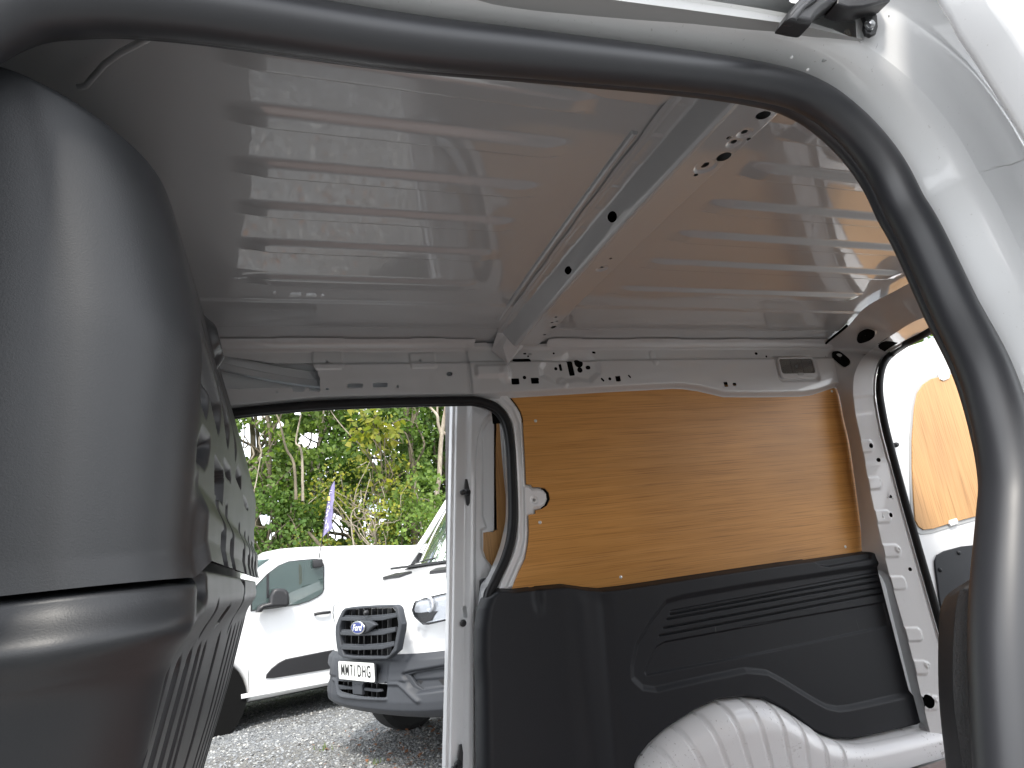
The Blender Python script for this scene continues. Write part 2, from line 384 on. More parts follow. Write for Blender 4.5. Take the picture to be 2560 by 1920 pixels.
def gravel():
    m = principled('grey_gravel', (.2, .2, .2), .85); N, L_ = nodes(m); b = N['Principled BSDF']; t = N.new('ShaderNodeTexCoord')
    v = N.new('ShaderNodeTexVoronoi'); v.inputs['Scale'].default_value = 42; L_(t.outputs['Object'], v.inputs['Vector'])
    v2 = N.new('ShaderNodeTexVoronoi'); v2.inputs['Scale'].default_value = 95; L_(t.outputs['Object'], v2.inputs['Vector'])
    r = ramp(m, v.outputs['Color'], [(.1, (.12, .125, .13)), (.5, (.20, .21, .215)), (.9, (.30, .305, .30))])
    n = noise(m, .9, 6, .6); r2 = ramp(m, n.outputs['Fac'], [(.38, (.72, .68, .62)), (.62, (1, 1, 1))])
    x = N.new('ShaderNodeMixRGB'); x.blend_type = 'MULTIPLY'; x.inputs[0].default_value = 1; L_(r.outputs[0], x.inputs[1]); L_(r2.outputs[0], x.inputs[2])
    n3 = noise(m, 3.2, 5, .7, vec_scale=(1, 1, 1)); r3 = ramp(m, n3.outputs['Fac'], [(.60, (0, 0, 0)), (.74, (.5, .5, .5))])
    y = mixc(m, 0, (1, 1, 1), (.20, .13, .08)); L_(r3.outputs[0], y.inputs[0]); L_(x.outputs[0], y.inputs[1]); L_(y.outputs[0], b.inputs['Base Color'])
    b1 = add_bump(m, v.outputs['Distance'], .9, .02); b2 = add_bump(m, v2.outputs['Distance'], .6, .008, b1); return m
M['gravel'] = gravel()
M['stone'] = principled('loose_stone', (.3, .3, .3), .8)
def stonem():
    m = M['stone']; N, L_ = nodes(m); at = N.new('ShaderNodeAttribute'); at.attribute_name = 'tint'
    r = ramp(m, at.outputs['Fac'], [(0, (.10, .105, .11)), (.5, (.21, .22, .23)), (.88, (.32, .33, .33)), (1, (.45, .44, .41))]); L_(r.outputs[0], N['Principled BSDF'].inputs['Base Color'])
stonem()
M['litter'] = principled('brown_leaf_litter', (.22, .10, .05), .8)
M['grass'] = twosided('grass_blades', (.10, .17, .03), (.2, .26, .06))

# ================================================================== the open cargo van the photo looks into
VAN = thing('cargo_van', 'white cargo van framing the picture, seen through its open side door', 'van', (0, 0, 0))
YW = 1.785; ZR = .655; FLOOR = -.733
def zroof(x, y): return ZR + .012 * (1 - ((y - 1.12) / .67) ** 2)
LIP = dict(P=None)

# ---- roof skin with long pressed beads
ribs_y = [.725, .843, .972, 1.100, 1.235, 1.390]
def roof_fn(P, Q):
    z = zroof(P, Q)
    for y in ribs_y:
        for (x0, x1, sgn) in ((-.07, .475, 1), (.84, 1.72, 1)):
            ex = np.minimum(sstep((P - x0) / .06), sstep((x1 - P) / .05))
            c = y + .006
            prof = sstep((Q - (c - .030)) / .020) * sstep(((c + .024) - Q) / .007)
            z = z - .0085 * prof * ex
    # broad shallow press lines near the far edge
    z = z - .004 * sstep((Q - 1.50) / .012) + .004 * sstep((Q - 1.66) / .012)
    return P, Q, z
P, Q = grid(-.75, 2.05, .012, .44, YW + .02, .003)
sheet('roof_skin', P, Q, roof_fn, M['paint_shaded'], VAN, flip=True)
P, Q = grid(-1.9, 2.1, .1, .40, YW + .08, .04)
sheet('roof_outer_skin', P, Q, lambda P, Q: (P, Q, .70 - .03 * ((Q - 1.1) / .7) ** 2), M['paint_ext'], VAN)

# ---- roof bow
def rail_line(pts, z):
    w_ = [px(1200 + a / 2.765, 200 + b_ / 2.765, 2, z) for a, b_ in pts]; k_ = np.polyfit([t[1] for t in w_], [t[0] for t in w_], 1); return lambda y: k_[0] * y + k_[1]
BR = [rail_line([(1240, 250), (900, 670), (620, 1030), (380, 1360), (190, 1640)], .665), rail_line([(1510, 110), (1360, 290), (1165, 500), (930, 780), (740, 1010), (560, 1220), (330, 1540)], .662),
      rail_line([(1530, 430), (1300, 640), (1000, 940), (690, 1290), (420, 1650)], .621), rail_line([(2140, 185), (1390, 810), (1050, 1150), (700, 1550)], .628)]
BC = [.580, .617, .642, .727]
bprof = interp([(.540, .003), (.575, .0035), (.580, .006), (.613, .006), (.617, .008), (.636, .046), (.642, .050), (.651, .0455), (.722, .043), (.727, .039), (.731, .002)])
def canon(x, y):
    r = [f(y) for f in BR]; o_ = BC[0] + (x - r[0])
    for k in range(3): o_ = np.where(x >= r[k], BC[k] + (x - r[k]) * (BC[k + 1] - BC[k]) / (r[k + 1] - r[k]), o_)
    return np.where(x > r[3], BC[3] + (x - r[3]), o_)
def uncanon(c, y):
    r = [f(y) for f in BR]; o_ = r[0] + (c - BC[0])
    for k in range(3): o_ = np.where(c >= BC[k], r[k] + (c - BC[k]) * (r[k + 1] - r[k]) / (BC[k + 1] - BC[k]), o_)
    return np.where(c > BC[3], r[3] + (c - BC[3]), o_)
def beam_z(x, y): return zroof(x, y) - bprof(canon(x, y))
def bhole(u, v, hw, hh=None, rot=0, zz=.625):
    p = px(u, v, 2, zz); return (p[0], p[1])
bh = []
for (zx, zy, a, b) in [(910, 926, .0052, .016), (605, 1290, .0046, .016)]:
    g_ = px(1200 + zx / 2.765, 200 + zy / 2.765, 2, .645); bh.append(circ((g_[0], g_[1]), a, b))
for (zx, zy, a, b) in [(1945, 197, .013, .010), (1678, 497, .013, .013), (1551, 564, .007, .008), (1486, 625, .0045, .004), (1710, 358, .0045, .004), (1848, 371, .004, .0035),
                       (1820, 328, .0055, .005), (1747, 398, .0055, .005), (900, 1214, .004, .0035), (840, 1283, .005, .0035), (526, 1642, .004, .0035)]:
    g_ = px(1200 + zx / 2.765, 200 + zy / 2.765, 2, .630); bh.append(circ((g_[0], g_[1]), a * .95, b))
for (zx, zy, a, b) in [(802, 122, .004, .004), (775, 157, .004, .004), (787, 189, .008, .009), (722, 238, .005, .004), (662, 252, .004, .004), (748, 252, .004, .004)]:
    g_ = px(1100 + zx / 2.765, 750 + zy / 2.765, 2, .618); bh.append(circ((g_[0], g_[1]), a, b))
bb = []
for (zx, zy, r_) in [(1551, 564, .019), (1820, 328, .011), (1747, 398, .011), (840, 1283, .013)]:
    g_ = px(1200 + zx / 2.765, 200 + zy / 2.765, 2, .630); bb.append(((g_[0], g_[1]), r_))
def beam_fn(P, Q):
    z = beam_z(P, Q)
    for c, r_ in bb:
        if r_: z = z + bump(circ(c, r_), .003, .005)(P, Q)
    # stepped flange tabs along the left edge
    Cc = canon(P, Q); t = np.sin(Q * 2 * math.pi / .155); z = z - .0016 * sstep(t * 3 + .5) * sstep((Cc - .586) / .004) * sstep((.616 - Cc) / .004)
    return P, Q, z
P, Q = grid(.578, .7315, .0014, .45, 1.69, .0025); P = uncanon(P, Q)
sheet('roof_bow', P, Q, beam_fn, M['paint_shaded'], VAN, holes=bh, flip=True)
P, Q = grid(.622, .726, .05, .45, 1.7, .05); P = uncanon(P, Q)
sheet('roof_bow_shade', P, Q, lambda P, Q: (P, Q, zroof(P, Q) - .004), M['void'], VAN, flip=True)  # black sheet, shade behind the bow's holes set in colour
tube('sealant_bead', [(float(BR[0](y)) - .020, y, zroof(.56, y) - .001) for y in np.linspace(.78, 1.60, 30)], .0065, M['paint_shaded'], VAN, 10)
# wavy edge of the flange where it laps the roof
rw = random.Random(3); V = []
pts = [(.5735 + .0012 * math.sin(y * 41) + .0006 * rw.random(), y) for y in np.linspace(.45, 1.68, 60)]
loft('flange_lip', [[(x - .58 + float(BR[0](y)), y, zroof(x, y) - .0035) for x, y in pts], [(float(BR[0](y)) + .01, y, zroof(x, y) - .0075) for x, y in pts]], M['paint_shaded'], VAN, flip=True)
# end bracket of the bow on the side rail
def P3(u, v, ax, val): return px(u, v, ax, val)
bk = [px(1100 + x / 2.765, 750 + y / 2.765, 1, d) for x, y, d in [(425, 175, 1.655), (500, 175, 1.650), (572, 292, 1.69), (592, 300, 1.70), (470, 442, 1.765), (355, 350, 1.766), (395, 232, 1.70), (436, 325, 1.725)]]
bk = [(a[0], a[1], a[2] + EYE) for a in bk]
mesh('bow_bracket', bk, [(0, 1, 7, 5, 6), (1, 2, 3, 4, 7), (5, 7, 4)], M['paint_half_shaded'], VAN, smooth=False)

# ---- side rail above the doors, far side
def F1(u, v, y=1.768): return py_(u, v, y)
def z6(x, y): return F1(1100 + x / 2.765, 750 + y / 2.765)
def z4(x, y): return F1(540 + x / 2.765, 800 + y / 2.765)
def z3(x, y): return F1(1860 + x / 3.16, 600 + y / 3.16)
K = .00128
H = [circ(z6(70, 507), 7.2 * K, 6 * K), circ(z6(197, 485), 6 * K), box(z6(521, 563), 10 * K, 7.4 * K), circ(z6(584, 536), 4.6 * K), box(z6(656, 558), 10 * K, 7.4 * K),
     box(z6(573, 411), 24 * K, 5.2 * K, 0, 5 * K), box(z6(596, 362), 4 * K, 1.8 * K), box(z6(632, 363), 7 * K, 1.5 * K), circ(z6(619, 380), 2.4 * K),
     circ(z6(797, 360), 2.8 * K), box(z6(1075, 354), 5.2 * K, 2.9 * K, -.15, 2.8 * K), circ(z6(808, 469), 4.4 * K), box(z6(840, 461), 3.6 * K, 8.6 * K, .08),
     box(z6(911, 465), 7.4 * K, 20 * K, .07, 2.5 * K), circ(z6(966, 430), 11.8 * K), circ(z6(975, 478), 7.2 * K), box(z6(1031, 461), 6.8 * K, 5.2 * K, 0, 5 * K),
     box(z6(1124, 551), 5.8 * K, 2.6 * K, -.85, 2.2 * K), circ(z6(1174, 545), 4.3 * K), box(z6(1231, 544), 7 * K, 7 * K, .05), box(z6(1310, 528), 5.2 * K, 2.2 * K, -.85, 2 * K),
     box(z6(1976, 583), 6.2 * K, 6.8 * K, .05), box(z6(2036, 583), 6.2 * K, 4.4 * K, 0, 4.2 * K), circ(z3(115, 888), 5.2 * K, 4 * K), circ(z3(196, 911), 3.3 * K)]
HF = [circ(z4(770, 275), 3.3 * K), circ(z4(1420, 267), 3.3 * K), box(z4(965, 450), 17 * K, 4.6 * K), box(z4(1137, 445), 16.5 * K, 4.8 * K), circ(z4(770, 474), 3.2 * K),
      circ(z4(1258, 455), 3 * K), circ(z4(420, 495), 3 * K), circ(z4(1617, 369), 7.2 * K, 5.8 * K),
      polysd([z4(-400, 110), z4(30, 230), z4(400, 285), z4(600, 290), z4(664, 300), z4(676, 325), z4(702, 348), z4(708, 380), z4(720, 392), z4(718, 492), z4(650, 490), z4(648, 470), z4(632, 458), z4(614, 472), z4(612, 494),
              z4(540, 495), z4(520, 462), z4(50, 475), z4(-500, 480)])]
emb = [bump(polysd([z6(700, 470), z6(730, 420), z6(860, 395), z6(900, 362), z6(1030, 362), z6(1090, 430), z6(1100, 500), z6(1040, 560), z6(960, 545), z6(880, 560), z6(840, 590), z6(800, 575), z6(760, 545), z6(705, 520)]), -.009, .024),
       bump(circ(z6(850, 570), 12 * K), .006, .014), bump(box(z6(360, 490), 40 * K, 14 * K, 0, .01), .010, .016), bump(circ(z6(450, 510), 13 * K, 18 * K), .006, .02),
       bump(box(z3(423, 1010), 72 * K, 38 * K, 0, .014), -.008, .016), bump(box(z6(1485, 395), 8 * K, 20 * K, 0, .01), .003, .008),
       bump(box(z4(775, 270), 32 * K, 22 * K, 0, .006), .003, .006), bump(box(z4(1437, 272), 30 * K, 20 * K, 0, .006), .003, .006)]
zbot = interp([(-.45, F1(560, 1036)[1]), (F1(576, 1026)[0], F1(576, 1026)[1]), (F1(793, 1004)[0], F1(793, 1004)[1]), F1(1010, 997), F1(1191, 995), F1(1262, 992), F1(1534, 976), F1(1690, 968), F1(1715, 969), F1(1751, 974), F1(1816, 989),
               F1(1900, 990), F1(2010, 988), F1(2040, 984), F1(2094, 966), (2.1, .44)])
def rail_fn_gen(emb_, xs=0):
    def fn(P, Q):
        zb = zbot(P); t = Q - zb
        y = np.full(P.shape, 1.768)
        y = y + .020 * (1 - sstep(t / .018)) * (1 + 0 * P)                # rolled lower edge
        y = y + .013 * sstep((Q - .585) / .012) - .010 * sstep((Q - .628) / .010)   # soft press lines
        for e in emb_: y = y - e(P, Q)
        y = y - .008 * (1 - sstep((Q - (ZR - .022)) / -.010)) * 0
        return P, y, Q
    return fn
def top_wave(x, seed=0):
    return ZR - .006 + .003 * np.sin(x * 23 + seed) * (np.sin(x * 57 + seed) > .2) + 0 * x
def rail(name, x0, x1, holes, em, mat, dy=0, seed=0):
    A = np.linspace(x0, x1, int((x1 - x0) / .0022)); T = np.linspace(0, 1, 100)
    A, T = np.meshgrid(A, T, indexing='ij'); Pp = A; Qq = zbot(A) + T * (top_wave(A, seed) - zbot(A))
    f = rail_fn_gen(em); return sheet(name, Pp, Qq, (lambda P, Q: (f(P, Q)[0], f(P, Q)[1] + dy, Q)), mat, VAN, holes=holes)
XS = F1(1175, 900)[0]
rail('side_rail', -.42, XS + .004, HF, emb[-2:], M['paint_half_shaded'], dy=.006, seed=1)
rail('side_rail', XS, 1.985, H[1:], emb[:-2], M['paint_half_shaded'])
# top hem flange of the rail, a folded strip lapping the roof skin with notches
for (x0, x1, s) in ((-.3, .56, 0), (.80, 1.98, 4)):
    xs = np.linspace(x0, x1, 160)
    def wv(x): 
        k = math.sin(x * 19 + s) + .6 * math.sin(x * 47 + 1 + s); return 1.745 - .007 * max(0, min(1, k * 3))
    loft('rail_flange', [[(x, wv(x), zroof(x, 1.74) - .0028) for x in xs], [(x, 1.766, zroof(x, 1.765) - .0085) for x in xs], [(x, 1.7685, ZR - .02) for x in xs]], M['paint_half_shaded'], VAN, flip=True)
P, Q = grid(.60, 1.97, .05, .40, .65, .05); sheet('rail_shade', P, Q, lambda P, Q: (P, 1.797 + 0 * P, Q), M['void'], VAN)  # black sheet paints the shade seen through the rail holes
P, Q = grid(-.5, .62, .05, .492, .65, .05); sheet('rail_shade', P, Q, lambda P, Q: (P, 1.835 + 0 * P, Q), M['void'], VAN)  # likewise behind the front rail, its shade put into the colour
# curved door track bar seen in the rail's opening
tp = smooth_path([px(470, 884, 1, 1.80), px(560, 905, 1, 1.80), px(640, 923, 1, 1.805), px(720, 938, 1, 1.81), px(795, 948, 1, 1.815), px(830, 950, 1, 1.82)], 6)
tube('door_track', tp, 1.0, M['paint_shaded'], VAN, prof=[(-.026, -.004), (-.022, .004), (-.006, .006), (-.004, .003), (.020, .003), (.024, -.004)], nrm=(0, -1, 0))
# interior lamp
LC = z3(423, 1008)
lamp = plate('interior_lamp', rrect(LC[0], LC[1], 66 * K, 32 * K, .016), .012, fy(1.771), M['paint_half_shaded'], VAN, holes=[rrect(LC[0], LC[1] + .006, 61 * K, 22 * K, .010)], bevel=.002)
for i, (dx, hw) in enumerate(((-.053, 12), (0, 19 * .65), (.053, 12))):
    plate('lens', rrect(LC[0] + dx * .98, LC[1] + .006, .0255, 21.5 * K, .005 if i != 1 else .001), .004, fy(1.771), M['lens'], lamp, bevel=.0008)
lathe('bulb', [(.002, 0), (.007, .002), (.009, .008), (.007, .014), (.002, .017)], (LC[0], 1.786, LC[1] + .005), (0, -1, 0), M['chrome'], lamp, 14)
boxm('lamp_reflector', (LC[0], 1.790, LC[1] + .005), (.15, .003, .055), M['steel'], lamp, .001)
boxm('switch', (LC[0] + .003, 1.765, LC[1] - .026), (.026, .008, .010), M['undercoat'], lamp, .003)

# ---- far wall base, door surround, ply lining
XD = py_(1290, 1200, YW)[0]
wall = [(.66, .56), (1.97, .56), (1.97, -.9), (.70, -.9)]
wall = [py_(1262, 985, 1.802), (1.99, .60), (1.99, -.95), py_(1262, 1900, 1.802), py_(1268, 1440, 1.802), py_(1297, 1350, 1.802), py_(1303, 1250, 1.802), py_(1298, 1080, 1.802), py_(1280, 1020, 1.802)]
plate('wall_skin', wall, .006, fy(1.802), M['paint_half_shaded'], VAN, bevel=.001)
seal_o = [(1191, 990), (1215, 995), (1240, 1008), (1262, 1028), (1276, 1049), (1282, 1075), (1286, 1125), (1291, 1200), (1294, 1288), (1292, 1342), (1284, 1375), (1270, 1410), (1248, 1455), (1236, 1490)]
wood_l = [(1285, 1470), (1299, 1430), (1313, 1398), (1320, 1362), (1322, 1330), (1320, 1290), (1337, 1285), (1337, 1273), (1352, 1271), (1364, 1262), (1370, 1247), (1368, 1233), (1360, 1224), (1346, 1220), (1331, 1220),
          (1327, 1214), (1315, 1213), (1313, 1160), (1310, 1110), (1307, 1046), (1302, 1030), (1293, 1014), (1281, 998), (1268, 982), (1240, 980), (1200, 984)]
sur = [py_(u, v, 1.782) for u, v in seal_o + wood_l]
cI = [py_(u, v, 1.782) for u, v in [(1215, 986), (1250, 998), (1276, 1022), (1292, 1060), (1298, 1125), (1303, 1200), (1306, 1290), (1304, 1350), (1296, 1385), (1278, 1425), (1262, 1462)]]
A, B = grid(min(p[0] for p in sur) - .01, max(p[0] for p in sur) + .01, .0016, min(p[1] for p in sur) - .01, max(p[1] for p in sur) + .01, .0022)
sdS = polysd(sur); sg = seg(cI, .004)
hole_t = py_(1336, 1250, 1.782)
sheet('door_surround', A, B, lambda P, Q: (P, 1.782 + .010 * sstep(1 + sdS(P, Q) / .008) + .006 * sstep(1 - sg(P, Q) / .008) - bump(circ(hole_t, .012), -.003, .004)(P, Q), Q),
      M['paint'], VAN, holes=[lambda P, Q: -sdS(P, Q), circ(hole_t, .0045)])
plate('tab_cavity', [py_(u, v, 1.790) for u, v in [(1355, 1218), (1372, 1226), (1377, 1245), (1372, 1262), (1355, 1273), (1345, 1250)]], .003, fy(1.7935), M['void'], VAN)

wd = [(1279, 1470), (1296, 1432), (1313, 1396), (1320, 1358), (1322, 1330), (1321, 1287), (1338, 1285), (1338, 1276), (1353, 1273), (1367, 1264), (1375, 1248), (1372, 1232), (1362, 1221), (1346, 1218), (1331, 1218), (1327, 1212), (1315, 1211),
      (1313, 1160), (1310, 1110), (1307, 1046), (1302, 1030), (1293, 1014), (1281, 998), (1262, 975), (1500, 962), (2080, 962), (2088, 966), (2094, 977), (2110, 1050), (2126, 1125), (2142, 1230), (2156, 1372), (2162, 1420), (2080, 1440), (1700, 1480), (1490, 1490), (1285, 1495)]
wdp = [py_(u, v, 1.790) for u, v in wd]
wp = plate('ply_lining', wdp, .006, fy(1.791), M['wood'], VAN, bevel=.0012, smooth=False)
for (u, v) in [(1339, 1052), (1350, 1306), (1552, 1443), (2080, 978), (2114, 1367)]:
    p = py_(u, v, 1.787)
    s_ = lathe('screw', [(.0052, 0), (.0048, .0012), (.0025, .0020), (.0022, .0010), (.0001, .0010)], (p[0], 1.788, p[1]), (0, -1, 0), M['screw'], wp, 12)

# ---- moulded side trim with vents
def T(u, v, y=1.745): return py_(u, v, y)
def t5(x, y): return T(1160 + x / 2.765, 1320 + y / 2.765)
def tr(x, y): return T(1860 + x / 2.023, 1100 + y / 2.023)
ztop = interp(sorted([T(1225, 1482), T(1245, 1469), T(1287, 1472), T(1348, 1465), T(1413, 1459), T(1471, 1467), T(1507, 1470), T(1560, 1464), T(1630, 1454), T(1775, 1432), T(1960, 1405), tr(340, 600), tr(650, 555), tr(680, 566), (1.97, T(2200, 1384)[1])]))
zb_pts = sorted([(T(1585, 1920)[0] - .02, -.80), T(1585, 1920), T(1594, 1899), T(1623, 1862), T(1666, 1823), T(1739, 1776), T(1796, 1750), T(1860, 1743), T(1909, 1747), T(1959, 1772), T(2008, 1807), T(2033, 1827), T(2082, 1846), T(2137, 1849), T(2300, 1812)])
zbt = interp([(.4, -.80)] + zb_pts + [(2.0, zb_pts[-1][1])])
xl = interp(sorted([(T(1200, 1718)[1], T(1200, 1718)[0]), (T(1195, 1645)[1], T(1195, 1645)[0]), (T(1196, 1573)[1], T(1196, 1573)[0]), (T(1203, 1523)[1], T(1203, 1523)[0]), (T(1213, 1498)[1], T(1213, 1498)[0]), (T(1226, 1484)[1], T(1226, 1484)[0]), (T(1240, 1470)[1], T(1240, 1470)[0]), (T(1202, 1920)[1], T(1202, 1920)[0]), (-.81, T(1202, 1920)[0] + .02)]))
xR = T(2201, 1397)[0] - .004
XL0 = .47
A = np.linspace(0, 1, 800); Tt = np.linspace(0, 1, 460); A, Tt = np.meshgrid(A, Tt, indexing='ij')
Pp = XL0 + A * (xR - XL0); Qq = zbt(Pp) + Tt * (ztop(Pp) - zbt(Pp))
for _ in range(3): Xl = xl(Qq); Pp = Xl + A * (xR - Xl); Qq = zbt(Pp) + Tt * (ztop(Pp) - zbt(Pp))
R1 = polysd([t5(1165, 950), t5(1170, 1040), t5(1240, 1105), t5(1330, 1118), t5(1700, 1035), t5(1950, 985), t5(2100, 1000), t5(2212, 1060), tr(250, 1250), tr(350, 1312), tr(420, 1350), tr(480, 1362), tr(540, 1355), tr(830, 1290), (2.1, tr(830, 1290)[1] + .03), (2.1, T(2210, 1405)[1]), tr(660, 640), tr(0, 740), t5(1500, 480), t5(1400, 510), t5(1300, 640), t5(1200, 800)])
R2 = polysd([t5(1262, 1000), t5(1275, 1020), t5(2212, 840), tr(0, 1098), tr(400, 1015), tr(738, 942), tr(745, 925), tr(718, 822), tr(0, 945), t5(2212, 640), t5(1400, 790), t5(1340, 825)])
R3 = polysd([tr(340, 600), tr(380, 632), tr(430, 640), tr(640, 602), tr(648, 560), tr(650, 540), tr(500, 560)])
RV = polysd([t5(1440, 560), t5(1345, 760), tr(0, 950), tr(715, 800), tr(690, 670), tr(0, 780)])
slots = []
for k, (lx, ly, ry) in enumerate([(1440, 596, 688), (1418, 630, 716), (1392, 692, 746), (1366, 745, 775)]):
    a = t5(lx, ly); b = tr(682 + k * 8, ry); slots.append(seg([a, b], .0024))
slots2 = [seg([tuple(np.array(t5(1440, 575)) + 0), tuple(np.array(tr(676, 672)))], .0018)]
def trim_fn(P, Q):
    e_t = ztop(P) - Q; e_l = P - xl(Q); e_b = Q - zbt(P); e_r = xR - P
    y = np.full(P.shape, 1.742)
    y += .040 * (1 - sstep(e_t / .016)) ** 2
    y += .05 * (1 - np.sqrt(np.clip(1 - (1 - np.clip(e_l / .035, 0, 1)) ** 2, 0, 1)))
    y += .012 * (1 - sstep(e_b / .008)); y += .02 * (1 - sstep(e_r / .012))
    y += bump(R1, .012, .020)(P, Q)
    y += bump(R2, .006, .007)(P, Q)
    y += bump(R3, .012, .008)(P, Q)
    for s_ in slots: y += bump(s_, .008, .0026)(P, Q)
    for s_ in slots2: y += bump(s_, .003, .003)(P, Q)
    # shallow vertical waves in the moulding
    g = lambda x0, wd_: np.exp(-((P - x0) / wd_) ** 2)
    zz = sstep((ztop(P) - Q) / .05)
    xd = T(1335, 1500)[0]; y += .010 * g(xd + .012, .014) * sstep((Q - T(1340, 1550)[1]) / .05)
    y -= .006 * g(T(1450, 1600)[0] + .05 * (Q + .3), .035) * zz
    y += .004 * g(T(1480, 1600)[0] + .08 * (Q + .3) + .04, .02) * zz
    return P, y, Q
sheet('side_trim', Pp, Qq, trim_fn, M['trim'], VAN)
vz = [plate('vent_void', [t5(1380, 600), tr(670, 700), tr(690, 770), t5(1360, 735)], .002, fy(1.79), M['void'], VAN)]

# ---- wheel box with fan of ribs, and lower side sill
zt_pts = [(.50, -.86), (.80, -.72)] + [T(u, v, 1.76) for u, v in [(1585, 1915), (1594, 1892), (1623, 1855), (1666, 1816), (1739, 1769), (1796, 1743), (1860, 1736), (1909, 1740), (1959, 1765), (2008, 1800), (2040, 1826), (2100, 1842), (2160, 1838), (2330, 1800)]] + [(2.0, T(2330, 1800, 1.76)[1])]
zt_s = smooth_path(zt_pts, 8); ztf = interp([(p_[0], p_[1]) for p_ in zt_s])
pro = interp([(.5, .10), (1.45, .10), (1.62, .105), (2.0, .11)])
FXC, FZC = 1.32, -1.38
A = np.linspace(.60, 1.955, 560); Tt = np.linspace(0, 1, 110); A, Tt = np.meshgrid(A, Tt, indexing='ij')
def arch_fn(P, Q):
    zt = ztf(P); w_ = pro(P); rad_ = np.minimum(.085, np.maximum(.026, (zt - FLOOR) * .45)); t = Q
    flat = np.clip(t / .25, 0, 1); cv = np.clip((t - .35) / .35, 0, 1) * math.pi / 2; dn = np.clip((t - .70) / .30, 0, 1)
    y = 1.80 - (w_ - rad_) * flat - rad_ * np.sin(cv); z = zt - .012 * flat - rad_ * (1 - np.cos(cv)) - dn * np.maximum(0, zt - .012 - rad_ - FLOOR + .01)
    ang = np.arctan2(P - FXC, z - FZC); k = (ang + .9) / .088
    tri = np.abs((k % 1) - .5) * 2; rib = sstep((tri - .10) / .16)
    amp = .0065 * sstep((1.58 - P) / .06) * sstep((P - .7) / .1) * (1 - .6 * dn) * sstep(Q / .06)
    nz_ = np.cos(cv) * (dn < 1e-6) ; ny_ = np.where(dn > 0, 1, np.sin(cv))
    return P, y - amp * (rib - .5) * ny_, z + amp * (rib - .5) * nz_
sheet('wheel_box', A, Tt, arch_fn, M['scuffed'], VAN)
boxm('load_floor', (.75, 1.10, FLOOR - .012), (2.5, 1.12, .024), M['floor'], VAN, .003)
boxm('floor_pan', (.5, 1.1, FLOOR - .055), (2.96, 1.44, .05), M['undercoat'], VAN, .01)

# ---- rear pillar, header and opening flange
hz = .553
R0 = [px(2309, 689, 2, ZR), px(2236, 728, 2, ZR - .002), px(2164, 768, 2, ZR - .004), px(2120, 815, 2, ZR - .006)]
R0 = [(p[0], p[1], p[2]) for p in R0] + [(*[px(2062, 866, 1, YW)[0]], YW, ZR - .012)] + [(px(u, v, 1, YW)[0], YW, px(u, v, 1, YW)[2]) for u, v in [(2064, 890), (2081, 948), (2097, 986), (2110, 1050), (2126, 1125), (2150, 1300), (2160, 1400), (2206, 1446), (2232, 1540), (2300, 1812), (2330, 1890)]]
R1p = [px(2420, 752, 2, hz), px(2349, 782, 2, hz), px(2287, 803, 2, hz), px(2230, 838, 2, hz)] + [px(u, v, 1, 1.71) for u, v in [(2180, 872), (2155, 897), (2138, 930), (2133, 967), (2137, 1027), (2151, 1094), (2163, 1156), (2177, 1231), (2204, 1352), (2226, 1446), (2275, 1619), (2303, 1740), (2320, 1810), (2338, 1880)]]
R2p = [px(2430, 778, 2, hz - .004), px(2363, 801, 2, hz - .004), px(2310, 832, 2, hz - .004), px(2262, 856, 2, hz - .004)] + [px(u, v, 1, 1.675) for u, v in [(2224, 880), (2202, 904), (2192, 938), (2190, 980), (2196, 1024), (2206, 1075), (2219, 1125), (2252, 1248), (2297, 1406), (2351, 1594), (2386, 1720), (2430, 1880)]]
def blend_depth(pts):  # soften the jump in depth between header and pillar
    p = np.array(pts); q = p.copy()
    for _ in range(2):
        for i in range(1, len(p) - 1): q[i] = .25 * p[i - 1] + .5 * p[i] + .25 * p[i + 1]
    return q
nS = 420
c0 = resample(smooth_path(R0, 10), nS); c1 = resample(smooth_path(R1p, 10), nS); c2 = resample(smooth_path(R2p, 10), nS)
# match by height so that rails pair up
def by_z(c, z_list):
    # parameter: header part by x/y order, pillar by z
    return c
def along(c, key):                          # resample at given fractions split at the corner
    return c
def split_pair(ca, fa, cb, fb, n1, n2):
    return np.vstack([resample(ca[:fa], n1), resample(ca[fa - 1:], n2)[1:]]), np.vstack([resample(cb[:fb], n1), resample(cb[fb - 1:], n2)[1:]])
def knee(c): 
    i = [k for k in range(len(c)) if c[k][2] < .40][0]; return i
k0, k1, k2 = knee(c0), knee(c1), knee(c2)
def twop(c, k, n1=150, n2=330): return np.vstack([resample(c[:k], n1), resample(c[k - 1:], n2)[1:]])
c0, c1, c2 = twop(c0, k0), twop(c1, k1), twop(c2, k2)
# face A: from wall/roof to ridge, slightly rounded ridge
ftop = (c1 - c0)
railsA = [c0 + ftop * t for t in (0, .3, .6, .85, .95)]
loft('rear_pillar', railsA + [c1 + (c2 - c1) * .02 - np.array([0, 0, 0])], M['paint_half_shaded'], VAN, flip=False)
